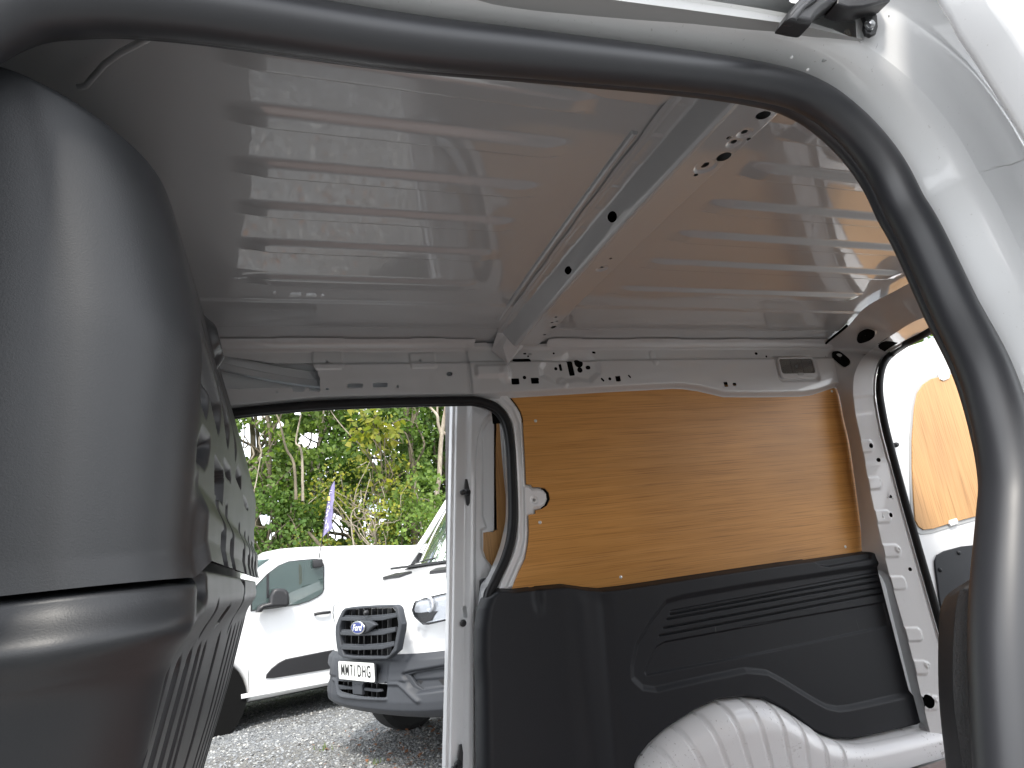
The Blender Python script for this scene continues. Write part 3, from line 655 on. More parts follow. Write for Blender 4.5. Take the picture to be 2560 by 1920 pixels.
# flange B: sheet over (s along, t across) with relief and holes
nA = len(c1); S = np.linspace(0, 1, nA); 
seglen = np.r_[0, np.cumsum(np.linalg.norm(np.diff(c1, axis=0), axis=1))]
wid = np.linalg.norm(c2 - c1, axis=1)
def flange_coord(u, v):                      # pixel -> (length along ridge, distance across)
    best = None
    target = np.array([u, v])
    def proj(p):
        d = MR.T @ p; return np.array([1280 + FPX * d[0] / d[2], 960 + FPX * d[1] / d[2]])
    for i in range(0, nA, 1):
        a = proj(c1[i]); b = proj(c2[i]); ab = b - a; t = np.dot(target - a, ab) / np.dot(ab, ab); e = np.linalg.norm(a + ab * t - target)
        if best is None or e < best[0]: best = (e, seglen[i], t * wid[i])
    return (best[1], best[2])
def fz(x, y): return flange_coord(2020 + x / 3.318, 900 + y / 3.318)
def fw(x, y): return flange_coord(1860 + x / 2.023, 1100 + y / 2.023)
hs = [circ(fz(498, 395), .0033), box(fz(523, 708), .0085, .0065), circ(fz(589, 831), .0075), circ(fz(598, 1014), .0035), box(fz(683, 1132), .0055, .0065, -.2), box(fz(685, 1290), .0075, .0065), box(fz(616, 1300), .0065, .002),
      circ(fw(840, 651), .0065), circ(fw(823, 712), .003), circ(fw(806, 815), .0045), circ(fw(890, 973), .0035), circ(fw(930, 1322), .020, .018), circ(flange_coord(2196, 870), .003), circ(flange_coord(2330, 795), .003), box(flange_coord(2258, 838), .004, .003), box(flange_coord(2212, 864), .014, .008)]
tabs = [fz(500, 715), fz(560, 1025), fz(640, 1300), fw(760, 560), fw(790, 720), fw(870, 985), fw(900, 1150), fw(950, 1325)]
pops = [fz(742, 1572), fw(925, 1140), fw(968, 1308)]
LS, TT = np.meshgrid(seglen, np.linspace(0, 1, 60), indexing='ij')
WW = np.broadcast_to(wid[:, None], LS.shape)
PA = LS.copy(); QA = TT * WW
c1i = [interp(list(zip(seglen, c1[:, k]))) for k in range(3)]; c2i = [interp(list(zip(seglen, c2[:, k]))) for k in range(3)]; wi = interp(list(zip(seglen, wid)))
def fl_fn(P, Q):
    t = Q / wi(P); A_ = np.stack([f(P) for f in c1i], -1); B_ = np.stack([f(P) for f in c2i], -1)
    X = A_ + (B_ - A_) * t[..., None]
    Tn = np.stack([np.gradient(X[..., k], axis=0) for k in range(3)], -1); An = (B_ - A_)
    Nn = np.cross(Tn, An); Nn /= np.linalg.norm(Nn, axis=-1, keepdims=True) + 1e-9
    Nn = np.where((Nn[..., 1:2] > 0) & (np.abs(Nn[..., 1:2]) > .3), -Nn, Nn); Nn = np.where((np.abs(Nn[..., 1:2]) <= .3) & (Nn[..., 2:3] > 0), -Nn, Nn)
    h = np.zeros(P.shape)
    for c in tabs:
        sd_ = box((c[0], c[1] * .5 - .012), .021, abs(c[1]) * .5 + .030, 0, .014)(P, Q); h += .0045 * sstep(.5 - sd_ / .007)
    for c in pops: h += bump(circ(c, .009), .004, .008)(P, Q) - bump(circ(c, .003), .004, .003)(P, Q)
    h -= .004 * sstep((P - flange_coord(2140, 990)[0]) / .004) * (1 - sstep((P - flange_coord(2150, 1150)[0]) / .02))
    h -= .006 * sstep((t - .86) / .10)
    X = X + Nn * h[..., None]; return X[..., 0], X[..., 1], X[..., 2]
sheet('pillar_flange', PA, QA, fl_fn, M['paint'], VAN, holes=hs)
loft('flange_shade', [c1 + np.array([.012, .016, .004]), c2 + np.array([-.006, .016, .006])], M['void'], VAN)  # black sheet whose colour stands for shade inside the flange holes
tube('roof_gap', [c + np.array([-.004, 0, .001]) for c in c0[70:136:3]], .0045, M['void'], VAN, 6)
tube('header_seam', [c0[118] * (1 - t) + c1[112] * t + np.array([-.001, -.0015, 0]) for t in (0, .3, .6, .85, 1)], .0014, M['void'], VAN, 5)
# oval access holes in the header and pillar face: black discs on the face, coloured as the shade inside
def face_pt(u, v):
    best = None
    def proj(p): d = MR.T @ p; return np.array([1280 + FPX * d[0] / d[2], 960 + FPX * d[1] / d[2]])
    tg = np.array([u, v])
    for i in range(0, len(c0), 2):
        a, b = proj(c0[i]), proj(c1[i]); ab = b - a; t = np.dot(tg - a, ab) / np.dot(ab, ab); e = np.linalg.norm(a + ab * t - tg)
        if best is None or e < best[0]: best = (e, c0[i] + (c1[i] - c0[i]) * t, i)
    i = best[2]; n_ = np.cross(c1[i] - c0[i], c0[min(i + 2, len(c0) - 1)] - c0[max(i - 2, 0)]); n_ /= np.linalg.norm(n_)
    if np.dot(n_, best[1]) > 0: n_ = -n_
    return best[1], n_
for pts_ in ([(2145, 838), (2150, 828), (2166, 820), (2180, 820), (2188, 828), (2186, 840), (2172, 850), (2152, 855), (2144, 850)], [(2080, 884), (2086, 879), (2100, 882), (2122, 898), (2125, 908), (2119, 919), (2108, 918), (2086, 904), (2080, 894)]):
    fp = [face_pt(u, v) for u, v in pts_]; n_ = np.mean([f[1] for f in fp], 0); n_ /= np.linalg.norm(n_)
    ring = np.array([f[0] for f in fp]); ring = smooth_path(ring, 4, True); cen = ring.mean(0)
    loft('access_hole', [cen + (ring - cen) * 1.10 + n_ * .001, cen + (ring - cen) * 1.04 + n_ * .005, ring + n_ * .0045], M['paint_shaded'], VAN, closed=True)
    loft('hole_shade', [ring + n_ * .0045, cen + (ring - cen) * .9 + n_ * .0035, cen + (ring - cen) * .02 + n_ * .0035], M['void'], VAN, closed=True)
# rear seal
rs = c2 + (c2 - c1) / np.linalg.norm(c2 - c1, axis=1, keepdims=True) * .012
tube('rear_door_seal', resample(rs, 160), .0125, M['rubber_shaded'], VAN, 12)
tube('rear_door_seal_lip', resample(rs + np.array([.012, .01, 0]), 160), .008, M['rubber_shaded'], VAN, 8)
# closing pieces: body side behind the pillar
mesh('pillar_outer', [(1.99, YW + .02, .62 + EYE), (1.99, YW + .02, -.95 + EYE), (2.12, YW - .02, -.95 + EYE), (2.12, YW - .02, .62 + EYE)], [(0, 1, 2, 3)], M['paint_ext'], VAN, False)

# ---- far side outer skin
def outer_far(P, Q):
    return P, YW + .085 - .05 * sstep((Q - .2) / .5) + 0 * P, Q
P, Q = grid(.64, 2.12, .05, -.95, .70, .05)
sheet('body_side', P, Q, outer_far, M['paint_ext'], VAN, flip=True)
P, Q = grid(-.6, .66, .05, .50, .70, .05)
sheet('body_side', P, Q, outer_far, M['paint_ext'], VAN, flip=True)
# door opening reveal (returns) so the wall has thickness
def ring_y(pts, y): return [(px(u, v, 1, y)) for u, v in pts]
opening = [(560, 1045), (576, 1040), (793, 1021), (1010, 1012), (1150, 1010), (1197, 1011), (1238, 1029), (1260, 1058), (1271, 1125), (1276, 1280), (1268, 1342), (1254, 1393), (1230, 1450), (1206, 1500), (1200, 1700), (1205, 1990)]
op = [px(u, v, 1, 1.782) for u, v in opening]; op = smooth_path(op, 6)
loft('door_reveal', [op, op + np.array([.004, .03, .004]), op + np.array([.012, .075, .012])], M['paint_shaded'], VAN)

# ---- far door seal
sp = [(500, 1046), (560, 1036), (590, 1031), (793, 1012), (1010, 1004), (1150, 1001), (1195, 1002), (1240, 1018), (1266, 1052), (1278, 1110), (1283, 1200), (1285, 1280), (1280, 1342), (1264, 1398), (1240, 1450), (1222, 1495), (1214, 1600), (1212, 1950)]
sp3 = smooth_path([px(u, v, 1, 1.772) for u, v in sp], 8)
tube('side_door_seal', sp3, .0122, M['rubber_shaded'], VAN, 14)
tube('side_door_seal_lip', sp3 + np.array([-.004, .012, -.004]), .0105, M['rubber_shaded'], VAN, 10)

# ---- bulkhead
zs_ = [(-.80, -.30), (-.60, -.235), (-.359, -.178), (-.188, -.125), (-.06, -.092), (-.017, -.083), (.012, -.068), (.030, -.066), (.036, -.073), (.22, -.064), (.344, -.090), (.526, -.136), (.66, -.182), (.70, -.19)]
xb = interp(zs_)
xb_s = lambda z: sum(xb(z + d) for d in (-.012, -.006, 0, .006, .012)) / 5
def corner_y(z): return .530 + 1.45 * np.maximum(0, z - .415) + .0 * z
# plan curve: a<0 runs along the near face toward the cab, a>0 along the rear face
RC = .085
def plan(a, z):
    """returns x offset (from rear face plane) and y"""
    zs_a = np.interp(a, [-.15, 0, RC * math.pi / 4, RC * math.pi / 2], [.455, .432, .400, .378]); cy = .530 + 1.85 * np.maximum(0, z - zs_a)
    L1 = RC * math.pi / 2
    th = np.clip(a / RC, 0, math.pi / 2)
    xr = np.where(a < 0, -RC + a, np.where(a < L1, -RC + RC * np.sin(th), 0.0))
    yr = np.where(a < 0, cy + a * .06 * 0, np.where(a < L1, cy + RC * (1 - np.cos(th)), cy + RC + (a - L1)))
    # the near face bulges softly toward the door
    yr = yr - np.where(a < 0, .012 * np.sin(np.clip(-a / .25, 0, 1) * math.pi), 0)
    return xr, yr
L1 = RC * math.pi / 2
def BK(u, v):                                # pixel -> (a, z) on the ribbed face
    x = -.08
    for _ in range(12):
        p = px(u, v, 0, x); x = float(xb_s(np.array(p[2])))
    return (p[1], p[2])                      # (y, z)
def k3(x, y): return BK(x / 2.592, 1280 + y / 2.592)
def k6(x, y): return BK(440 + x / 3.317, 1080 + y / 3.317)
def k2(x, y): return BK(x / 2.592, 640 + y / 2.592)
dents = []
# upper: long ribs near the roof
for (xt, yt, xb2, yb2, r_) in [(960, 60, 1180, 900, .012), (1080, 110, 1262, 900, .014), (1180, 250, 1340, 920, .013), (1250, 330, 1420, 1040, .014), (1330, 520, 1480, 1150, .013), (1400, 700, 1530, 1250, .013)]:
    dents.append((seg([k2(xt, yt), k2(xb2, yb2)], r_), .012, .016))
diam = lambda pts: polysd([k6(*p) for p in pts])
dents += [(diam([(110, 130), (170, 190), (172, 350), (110, 440), (60, 330), (70, 180)]), .020, .03), (diam([(215, 20), (278, 110), (262, 200), (240, 240), (180, 180), (190, 60)]), .018, .022),
          (diam([(400, 250), (450, 330), (455, 390), (415, 340)]), .012, .012), (diam([(515, 300), (540, 380), (540, 460), (495, 350)]), .012, .012), (diam([(560, 540), (590, 600), (598, 640), (570, 600)]), .01, .01)]
dents += [(seg([BK(352, 412), BK(408, 535)], .022), -.016, .022), (seg([BK(424, 545), BK(446, 612)], .022), -.016, .022), (seg([BK(522, 838), BK(532, 872)], .02), -.012, .02)]
slot_ = diam([(322, 225), (345, 260), (388, 335), (395, 420), (385, 580), (345, 520), (322, 480)])
slot2 = diam([(648, 800), (665, 800), (665, 920), (650, 920)])
# lower-upper: stepped vertical grooves
for (x0, yt, x1, yb_) in [(85, 650, 145, 1065), (290, 810, 335, 1128), (378, 870, 412, 1150), (497, 950, 520, 1180), (547, 990, 567, 1195), (580, 1010, 597, 1205), (608, 1040, 625, 1215)]:
    a = k6(x0, yt + 60); b = k6(x1, yt + 60); zb2 = .036
    y0, y1 = sorted((a[0], b[0])); y0 += .0; 
    cy_ = (y0 + y1) / 2; hw = max(.018, (y1 - y0) / 2 * 1.0)
    dents.append((box((cy_, (a[1] + zb2) / 2), hw, (a[1] - zb2) / 2 + .004, 0, .006), .014, .008))
    dents.append((box((cy_ + hw * .5, (a[1] + .02 + zb2) / 2 + .02), hw * .5, (a[1] - zb2) / 2 + .022, 0, .004), .007, .007))
up_step = interp([(k6(60, 440)[0], k6(60, 440)[1]), k6(160, 380), k6(340, 590), k6(640, 940), (1.8, k6(660, 960)[1])])
# lower panel ribs: long rounded slots
lows = []
for i, (x0, y0_, hw) in enumerate([(975, 1020, .020), (1090, 960, .020), (1170, 915, .017), (1240, 870, .017), (1300, 835, .017), (1340, 812, .014), (1425, 785, .022)]):
    c = k3(x0, y0_); yy = c[0] - .0; lows.append((seg([(yy, c[1] - .02), (yy, -.9)], hw * .82), .016, .010))
for x0, y0_ in [(1500, 735), (1525, 725), (1548, 712), (1568, 700), (1582, 690)]:
    c = k3(x0, y0_); lows.append((seg([(c[0], c[1] - .02), (c[0], -.9)], .017), .014, .010))
crack = seg([k3(1555, 420), k3(1580, 470), k3(1530, 560), k3(1517, 640), k3(1500, 700), k3(1475, 770)], .0035)
recess = seg([k3(1280, 430), k3(1300, 480), k3(1230, 560)], .012)
hand = diam([(350, 1460), (365, 1470), (340, 1560), (310, 1590), (320, 1510)])
pocket = seg([k3(1020, 800), k3(990, 870)], .006)
pocket2 = seg([k3(1320, 640), k3(1290, 760)], .006)
def bulk_fn(zlo, zhi, lower):
    def fn(P, Q):
        xo, y = plan(P, Q)
        xf = xb_s(Q) + xo
        onr = sstep((P - L1 * .9) / .03)
        d = np.zeros(P.shape)
        if not lower:
            for s_, dp, wd_ in dents: d += bump(s_, dp, wd_)(y, Q)
            d += .055 * sstep(.5 - slot_(y, Q) / .006) + .03 * sstep(.5 - slot2(y, Q) / .006)
            d += .012 * sstep((up_step(y) - Q) / .03) * 0
            d -= .010 * sstep((Q - up_step(y)) / -.03)
        else:
            for s_, dp, wd_ in lows: d += bump(s_, dp, wd_)(y, Q)
            d += bump(crack, .02, .005)(y, Q) + bump(recess, .014, .02)(y, Q) + bump(hand, .02, .008)(y, Q) + bump(pocket, .008, .01)(y, Q) + bump(pocket2, .008, .01)(y, Q)
            # shelf-like roll at the top
            roll = np.exp(-((Q + .012) / .020) ** 2); xf = xf + .012 * roll; y = y - .018 * roll * (1 - onr); tk = sstep((Q - .024) / .006); xf = xf - .03 * tk; y = y + .03 * tk * (1 - onr)
            xf = xf + .0
            y = y + (1 - onr) * np.clip(-Q - .035, 0, 1) * .42
        xf = xf - d * onr
        return xf, y, Q - .013 * (1 - onr) * np.exp(-np.abs(Q - .03) / .12)
    return fn
def bulk(name, z0, z1, lower):
    A = np.r_[np.linspace(-.55, -.02, 30), np.linspace(-.01, L1, 26), np.linspace(L1 + .0035, 1.26, 380)]
    B = np.linspace(z0, z1, int((z1 - z0) / .0026)); Pq, Qq_ = np.meshgrid(A, B, indexing='ij')
    f = bulk_fn(z0, z1, lower)
    return sheet(name, Pq, Qq_, f, M['bulk'], VAN)
bulk('bulkhead_upper_panel', .030, .695, False)
bulk('bulkhead_lower_panel', -.80, .060, True)
# cab side wall behind the bulkhead's near edge: white inner body
xs = np.linspace(-.75, -.02, 30)
def shoulder(y0): pass
prof_s = [(.475, .43), (.480, .47), (.52, .52), (.56, .56), (.62, .60), (.70, .64), (.80, .66)]
rails = [[(x, y, z + .05 * (np.clip((x + .02) / -.7, 0, 1)) * 0) for x in np.linspace(-.75, .84, 40)] for (y, z) in smooth_path([(.532, .535), (.536, .560), (.545, .585), (.565, .612), (.60, .637), (.68, .655), (.74, .668)], 4)]
loft('near_roof_rail', rails, M['paint_shaded'], VAN)
tube('rail_crease', [px(u, v, 2, .64) for u, v in [(195, 218), (215, 214), (235, 190), (262, 160), (300, 132), (372, 95)]], .004, M['paint_shaded'], VAN, 8)

# ---- near side: opening seal
inn = [(-260, 760), (-220, 560), (-150, 360), (-70, 225), (0, 158), (100, 105), (200, 90), (300, 87), (470, 100), (617, 118), (1006, 168), (1380, 197), (1769, 231), (1955, 260), (2031, 286), (2085, 322), (2140, 376), (2187, 441), (2226, 521), (2268, 600), (2347, 777), (2417, 926), (2458, 1075), (2472, 1180), (2467, 1273), (2454, 1440), (2449, 1594), (2455, 1760), (2466, 1920), (2490, 2200)]
sn3 = smooth_path([px(u, v, 1, .5) for u, v in inn], 8); ns = len(sn3)
rd_ = [.030, .030, .030, .030, .029, .028, .027, .0265, .026, .0255, .0245, .023, .0215, .0215, .0215, .0215, .022, .0225, .023, .024, .025, .027, .029, .031, .032, .033, .033, .034, .034, .034]
rad = np.interp(np.arange(ns) / 8., np.arange(30), rd_)
Tn = np.gradient(sn3, axis=0); Tn /= np.linalg.norm(Tn, axis=1, keepdims=True)
On = np.cross(Tn, np.array([0, 1.0, 0])); On /= np.linalg.norm(On, axis=1, keepdims=True)
cen = np.array([.28, .5, -.1])
if np.dot(On[ns // 2], sn3[ns // 2] - cen) < 0: On = -On
sn3 = sn3 + On * (rad * np.interp(np.linspace(0, 1, ns), [0, .45, .62, 1], [1.25, 1.25, 1.12, 1.1]))[:, None]
tube('near_door_seal', sn3, rad, M['rubber'], VAN, 32)
tube('near_door_seal_lip', sn3 + np.array([0, .026, 0]) + On * .004, .013, M['rubber'], VAN, 12)
# body rings round the opening
cen = np.array([.28, .5, -.1])
Tn = np.gradient(sn3, axis=0); Tn /= np.linalg.norm(Tn, axis=1, keepdims=True)
On = np.cross(Tn, np.array([0, 1.0, 0])); On /= np.linalg.norm(On, axis=1, keepdims=True)
if np.dot(On[ns // 2], sn3[ns // 2] - cen) < 0: On = -On
def ringo(off, y, toz=None): 
    r = sn3 + On * (np.array(off).reshape(-1, 1) if not np.isscalar(off) else off); r = r.copy(); r[:, 1] = y; return r
YB = .447
zlp = [py_(u, v, YB) for u, v in [(1200, -36), (1470, 0), (1700, 30), (1980, 68)]]
zl = lambda x: np.interp(x, [-.6] + [a[0] for a in zlp] + [1], [.50] + [a[1] for a in zlp] + [zlp[-1][1]])
wch = .9 * sstep((np.arange(ns) / 8. - 9.5) / 9.0)
rex = np.maximum(0, rad - .0215) * .8
rings = [ringo(.012 + rex, .526), ringo(.021 + rex + .005 * wch, .515), ringo(.023 + rex + .011 * wch, .502), ringo(.0235 + rex + .018 * wch, .488), ringo(.023 + rex + .026 * wch, .474), ringo(.0235 + rex + .031 * wch, .462), ringo(.028 + rex + .035 * wch, .453), ringo(.036 + rex + .039 * wch, .4475)]
loft('door_frame', rings, M['paint'], VAN)
last = rings[-1]
iR = [i for i in range(ns) if last[i][0] > .69 and last[i][2] < .56 and last[i][2] > .2]
i0 = iR[0]
sub = last[i0:]; Os = On[i0:]; rr_ = []
for (k, y) in [(0, 0), (.02, .001), (.045, .0015), (.058, .0015), (.066, -.005), (.076, -.009), (.088, -.009), (.096, -.003), (.112, .0), (.15, 0), (.3, 0), (.8, .0)]:
    fd = sstep(np.arange(len(sub)) / 14.); q = sub + Os * k; q = q.copy(); q[:, 1] = .4475 - .006 * float(sstep(np.array(k / .05))) + y * fd; rr_.append(q)
loft('side_panel', rr_, M['paint_ext'], VAN)
XK = py_(1985, 68, YB)[0]
top = last[:i0 + 1]
msk = [i for i in range(len(top)) if top[i][2] > .30 and top[i][0] < XK + .006]
tt = top[msk]; t2 = tt.copy(); t2[:, 2] = np.maximum(zl(tt[:, 0]), tt[:, 2] + .001); t2[:, 1] = YB - .004
tm = (tt + t2) / 2; tm[:, 1] = YB - .002
loft('roof_side_strip', [tt, tm, t2], M['paint_ext'], VAN)
xe_ = py_(2145, 80, YB)[0]
xs = np.linspace(-.6, xe_, 50); lipz = zl(xs)
cp = [(-.004, 0), (.004, .002), (.040, .004), (.052, .010), (.052, .050), (.044, .056), (.008, .058), (.0, .062), (-.006, .078), (-.02, .12), (.02, .18)]
loft('door_track_channel', [[(x, YB + y, z + dz) for x, z in zip(xs, lipz)] for (y, dz) in cp], M['undercoat'], VAN)
tube('track_rail', [(x, YB + .026, z + .036) for x, z in zip(xs, lipz) if x < xe_ - .05], .009, M['steel'], VAN, 14)
tube('track_rail', [(x, YB + .036, z + .018) for x, z in zip(xs, lipz) if x < xe_ - .08], .005, M['steel'], VAN, 10)
rp_ = px(1790, 38, 1, YB + .05); boxm('rusty_patch', (rp_[0], YB + .049, rp_[2]), (.07, .004, .026), M['rust'], VAN, .001)
rp_ = px(1920, 52, 1, YB + .05); boxm('joint_plate', (rp_[0], YB + .048, rp_[2]), (.08, .004, .024), M['steel'], VAN, .001)
YE = YB - .0035
sdE = polysd([py_(u, v, YE) for u, v in [(1800, 55), (1980, 68), (2040, 82), (2065, 96), (2082, 112), (2112, 118), (2151, 126), (2145, 90), (2136, 45), (2110, 34), (1800, -30)]])
ii = [i for i in range(i0 + 1) if last[i][0] > XK and last[i][2] > .3]
xsL = [last[i][0] for i in range(ii[0] - 2, ii[-1] + 1)]; zsL = [last[i][2] for i in range(ii[0] - 2, ii[-1] + 1)]
Kp = [(XK, .62), (XK, float(np.interp(XK, xsL, zsL)))] + [(last[i][0], last[i][2]) for i in ii] + [(last[i0][0] + On[i0][0] * k, last[i0][2] + On[i0][2] * k) for k in (.1, .3, .6)] + [(XK, 1.1)]
sdK = polysd(Kp); fcurve = seg([(last[i][0], last[i][2]) for i in range(ii[0] - 4, i0 + 1)], 0)
A, B = grid(XK - .01, 1.3, .004, .46, 1.05, .004)
sheet('side_body_corner', A, B, lambda P, Q: (P, .4475 - .006 * sstep(fcurve(P, Q) / .05) - .002 * bump(lambda a, b: sdE(a, b) - .006, 1, .004)(P, Q) + .25 * np.maximum(0, Q - .66), Q), M['paint_ext'], VAN,
      holes=[sdE, lambda P, Q: -sdK(P, Q)])
plate('slot_end_plate', [py_(u, v, .472) for u, v in [(2030, 60), (2060, 150), (2190, 150), (2160, 20), (2000, 0)]], .004, fy(.474), M['undercoat'], VAN, holes=[[py_(2077 + 15 * math.cos(a), 88 + 18 * math.sin(a), .472) for a in np.linspace(0, 2 * math.pi, 18)[:-1]]], bevel=.001)
plate('slot_back', [py_(u, v, .50) for u, v in [(1900, 0), (2040, 190), (2220, 190), (2180, -60)]], .003, fy(.505), M['void'], VAN)
tube('slot_guide', [px(u, v, 1, .462) for u, v in [(2118, 78), (2124, 100), (2130, 122)]], .004, M['rust'], VAN, 8)
plate('roller_arm', [py_(u, v, .425) for u, v in [(1950, 66), (1957, 50), (1975, 25), (1998, 0), (2040, -50), (2180, -50), (2125, -8), (2090, 14), (2055, 34), (2038, 46), (2022, 62), (2012, 78), (1985, 74)]], .026, fy(.425), M['blackp'], VAN, bevel=.006, res=3)
plate('roller_arm_rib', [py_(u, v, .41) for u, v in [(1962, 56), (1985, 28), (2012, 4), (2050, -40), (2085, -40), (2040, 4), (2012, 22), (1984, 60)]], .012, fy(.410), M['blackp'], VAN, bevel=.004, res=3)
plate('roller_block', [py_(u, v, .42) for u, v in [(2090, -40), (2082, 20), (2110, 32), (2150, 30), (2216, 12), (2216, -40)]], .022, fy(.424), M['blackp'], VAN, bevel=.003)
plate('bolt_plate', [py_(u, v, .438) for u, v in [(2128, 32), (2150, 40), (2158, 58), (2156, 75), (2162, 90), (2174, 95), (2185, 90), (2190, 72), (2188, 45), (2178, 22)]], .005, fy(.437), M['blackp'], VAN, bevel=.0015)
bc = py_(2172, 65, .433)
lathe('bolt', [(.0068, 0), (.0068, .002), (.0050, .002), (.0050, .006), (.0035, .0072), (.0005, .0072)], (bc[0], .434, bc[1]), (0, -1, 0), M['steel'], VAN, 6)
for (u, v) in [(1976, 147), (2016, 178)]:
    q_ = px(u, v, 1, .476); lathe('paint_chip', [(.0022, 0), (.0016, .0006), (.0002, .0009)], (q_[0], q_[1] - .002, q_[2]), (0, -.5, -.85), M['paint'], VAN, 10)
# slid-back near door: edge of the door standing outside the body
nd = [py_(u, v, .33) for u, v in [(2360, -60), (2405, 15), (2428, 60), (2470, 120), (2560, 262), (2660, 420), (2760, 600), (2800, 900), (3100, 900), (3100, -500), (2300, -500)]]
plate('near_sliding_door', nd, .05, fy(.325), M['paint_ext'], VAN, bevel=.012, res=4)
# near side inner lining behind the opening, trim edge
Ls = [(2448, 1440), (2417, 1460), (2376, 1488), (2360, 1516), (2354, 1541), (2351, 1604), (2351, 1713), (2357, 1807), (2370, 1920), (2385, 2050)]
Lm = [(2462, 1446), (2436, 1462), (2403, 1474), (2392, 1510), (2388, 1541), (2383, 1610), (2382, 1700), (2388, 1790), (2407, 1920), (2425, 2050)]
Lr = [(2470, 1452), (2452, 1468), (2442, 1486), (2440, 1520), (2439, 1560), (2436, 1620), (2437, 1700), (2441, 1800), (2460, 1920), (2480, 2050)]
Le = [(2478, 1456), (2466, 1474), (2456, 1490), (2452, 1530), (2450, 1570), (2447, 1620), (2447, 1700), (2452, 1800), (2471, 1920), (2490, 2050)]
def rl(pts, y): return smooth_path([px(u, v, 1, y) for u, v in pts], 6)
a0, a1, a2, a3 = rl(Ls, .61), rl(Lm, .565), rl(Lr, .53), rl(Le, .522)
loft('near_trim_edge', [a0 + np.array([.9, .02, 0]), a0 + np.array([.05, .022, 0]), a0 + np.array([.012, .012, 0]), a0, a0 * .6 + a1 * .4, a1 * .98 + a0 * .02], M['trim'], VAN)
loft('near_trim_face', [a1, a1 * .7 + a2 * .3 - np.array([.0, .003, 0]), a1 * .3 + a2 * .7 - np.array([0, .003, 0]), a2], M['grain'], VAN)
loft('near_trim_piping', [a2, a2 * .5 + a3 * .5 - np.array([0, .006, 0]), a3, a3 + np.array([.04, .03, 0])], M['bumper'], VAN)
# near wall lining further back (seen only in reflections and from the side)
P, Q = grid(.86, 2.0, .1, -.9, .62, .1)
sheet('near_wall_skin', P, Q, lambda P, Q: (P, .49 + 0 * P, Q), M['paint_shaded'], VAN)
plate('ply_lining', [(.92, .40), (1.9, .40), (1.9, -.12), (.90, -.12)], .006, fy(.505), M['wood'], VAN, bevel=.001)
P, Q = grid(-1.9, -.20, .1, .05, .62, .1)
sheet('cab_side', P, Q, lambda P, Q: (P, .425 + 0 * P, Q), M['paint_ext'], VAN, flip=False)

# ---- far sliding door, slid back outside the far wall
DY = 1.905
def D(u, v): return py_(u, v, DY)
def d4(x, y): return D(540 + x / 2.765, 800 + y / 2.765)
SD = bpy.data.objects.new('sliding_door', None); COL.objects.link(SD); SD.parent = VAN
el = interp(sorted([(D(1128, 1005)[1], D(1128, 1005)[0]), (D(1122, 1300)[1], D(1122, 1300)[0]), (D(1117, 1600)[1], D(1117, 1600)[0]), (D(1109, 1919)[1], D(1109, 1919)[0]), (-.85, D(1106, 2000)[0])]))
A = np.linspace(0, .62, 320); B = np.linspace(-.86, .60, 620); A, B = np.meshgrid(A, B, indexing='ij')
Pp = el(B) + A
wo = [d4(1965, 640), d4(1945, 700), d4(1940, 730), d4(1935, 1000), d4(1945, 1450), d4(1850, 1470), d4(1850, 1659), D(1209, 1375), D(1216, 1398), D(1230, 1415), D(1245, 1428), D(1330, 1440), D(1330, 1020), D(1262, 1020)]
ridge1 = polysd([D(1180, 2100), D(1182, 1400), D(1184, 1150), D(1188, 1100), D(1200, 1062), D(1218, 1040), D(1240, 1030), D(1500, 1010), D(1500, 2100)])
rec2 = polysd([D(1206, 1075), D(1222, 1052), D(1245, 1040), D(1500, 1030), D(1500, 1440), D(1260, 1432), D(1225, 1415), D(1209, 1390), D(1203, 1370), D(1203, 1325), D(1215, 1318), D(1206, 1290)])
def sd_fn(P, Q):
    a = P - el(Q)
    y = DY + .02 * (1 - sstep(a / .006)) - .010 * sstep((a - .012) / .006)
    y = y - .012 * sstep((a - .045) / .02) 
    y = y + bump(ridge1, .016, .016)(P, Q) - bump(lambda p, q: np.abs(ridge1(p, q)) - .004, .006, .010)(P, Q)
    y = y + bump(rec2, .010, .012)(P, Q)
    y = y + .05 * sstep((a - .60) / .02)
    return P, y, Q
hd = [box(D(1160, 1530), .005, .016, 0, .002), circ(D(1500, 1500), .01), polysd(wo)]
sheet('door_shell', Pp, B, sd_fn, M['paint'], SD, holes=hd)
plate('ply_inset', [tuple(np.array(p) + 0) for p in [D(1235, 1040), D(1235, 1330), D(1200, 1330), D(1200, 1440), D(1420, 1440), D(1420, 1015), D(1262, 1015)]], .004, fy(DY + .006), M['wood_v'], SD, bevel=.001, smooth=False)
mesh('door_outer_skin', [(el(-.86) - .004, DY + .03, -.86 + EYE), (el(-.86) + .66, DY + .06, -.86 + EYE), (el(.6) + .66, DY + .03, .60 + EYE), (el(.6) - .004, DY + .03, .60 + EYE)], [(0, 1, 2, 3)], M['paint_ext'], SD, False)
# striker
YS = DY - .024
stp = [py_(u, v, YS) for u, v in [(1163, 1198), (1168, 1198), (1173, 1222), (1175, 1235), (1174, 1258), (1170, 1265), (1166, 1262), (1160, 1232)]]
st = plate('striker', stp, .008, fy(YS), M['blackp'], SD, bevel=.002)
p = px(1168, 1231, 1, YS)
lathe('striker_pin', [(.012, 0), (.010, .006), (.0055, .007), (.0055, .018), (.0085, .020), (.0085, .026), (.003, .032)], (p[0], YS - .003, p[2]), (-.8, -.6, 0), M['blackp'], st, 14)
lathe('grommet', [(.010, 0), (.009, .004), (.005, .005), (.004, .002)], (D(1153, 1557)[0], DY - .021, D(1153, 1557)[1]), (0, -1, 0), M['blackp'], SD, 14)
lp = [py_(u, v, YS) for u, v in [(1148, 1862), (1154, 1860), (1157, 1880), (1156, 1930), (1146, 1930), (1144, 1895)]]
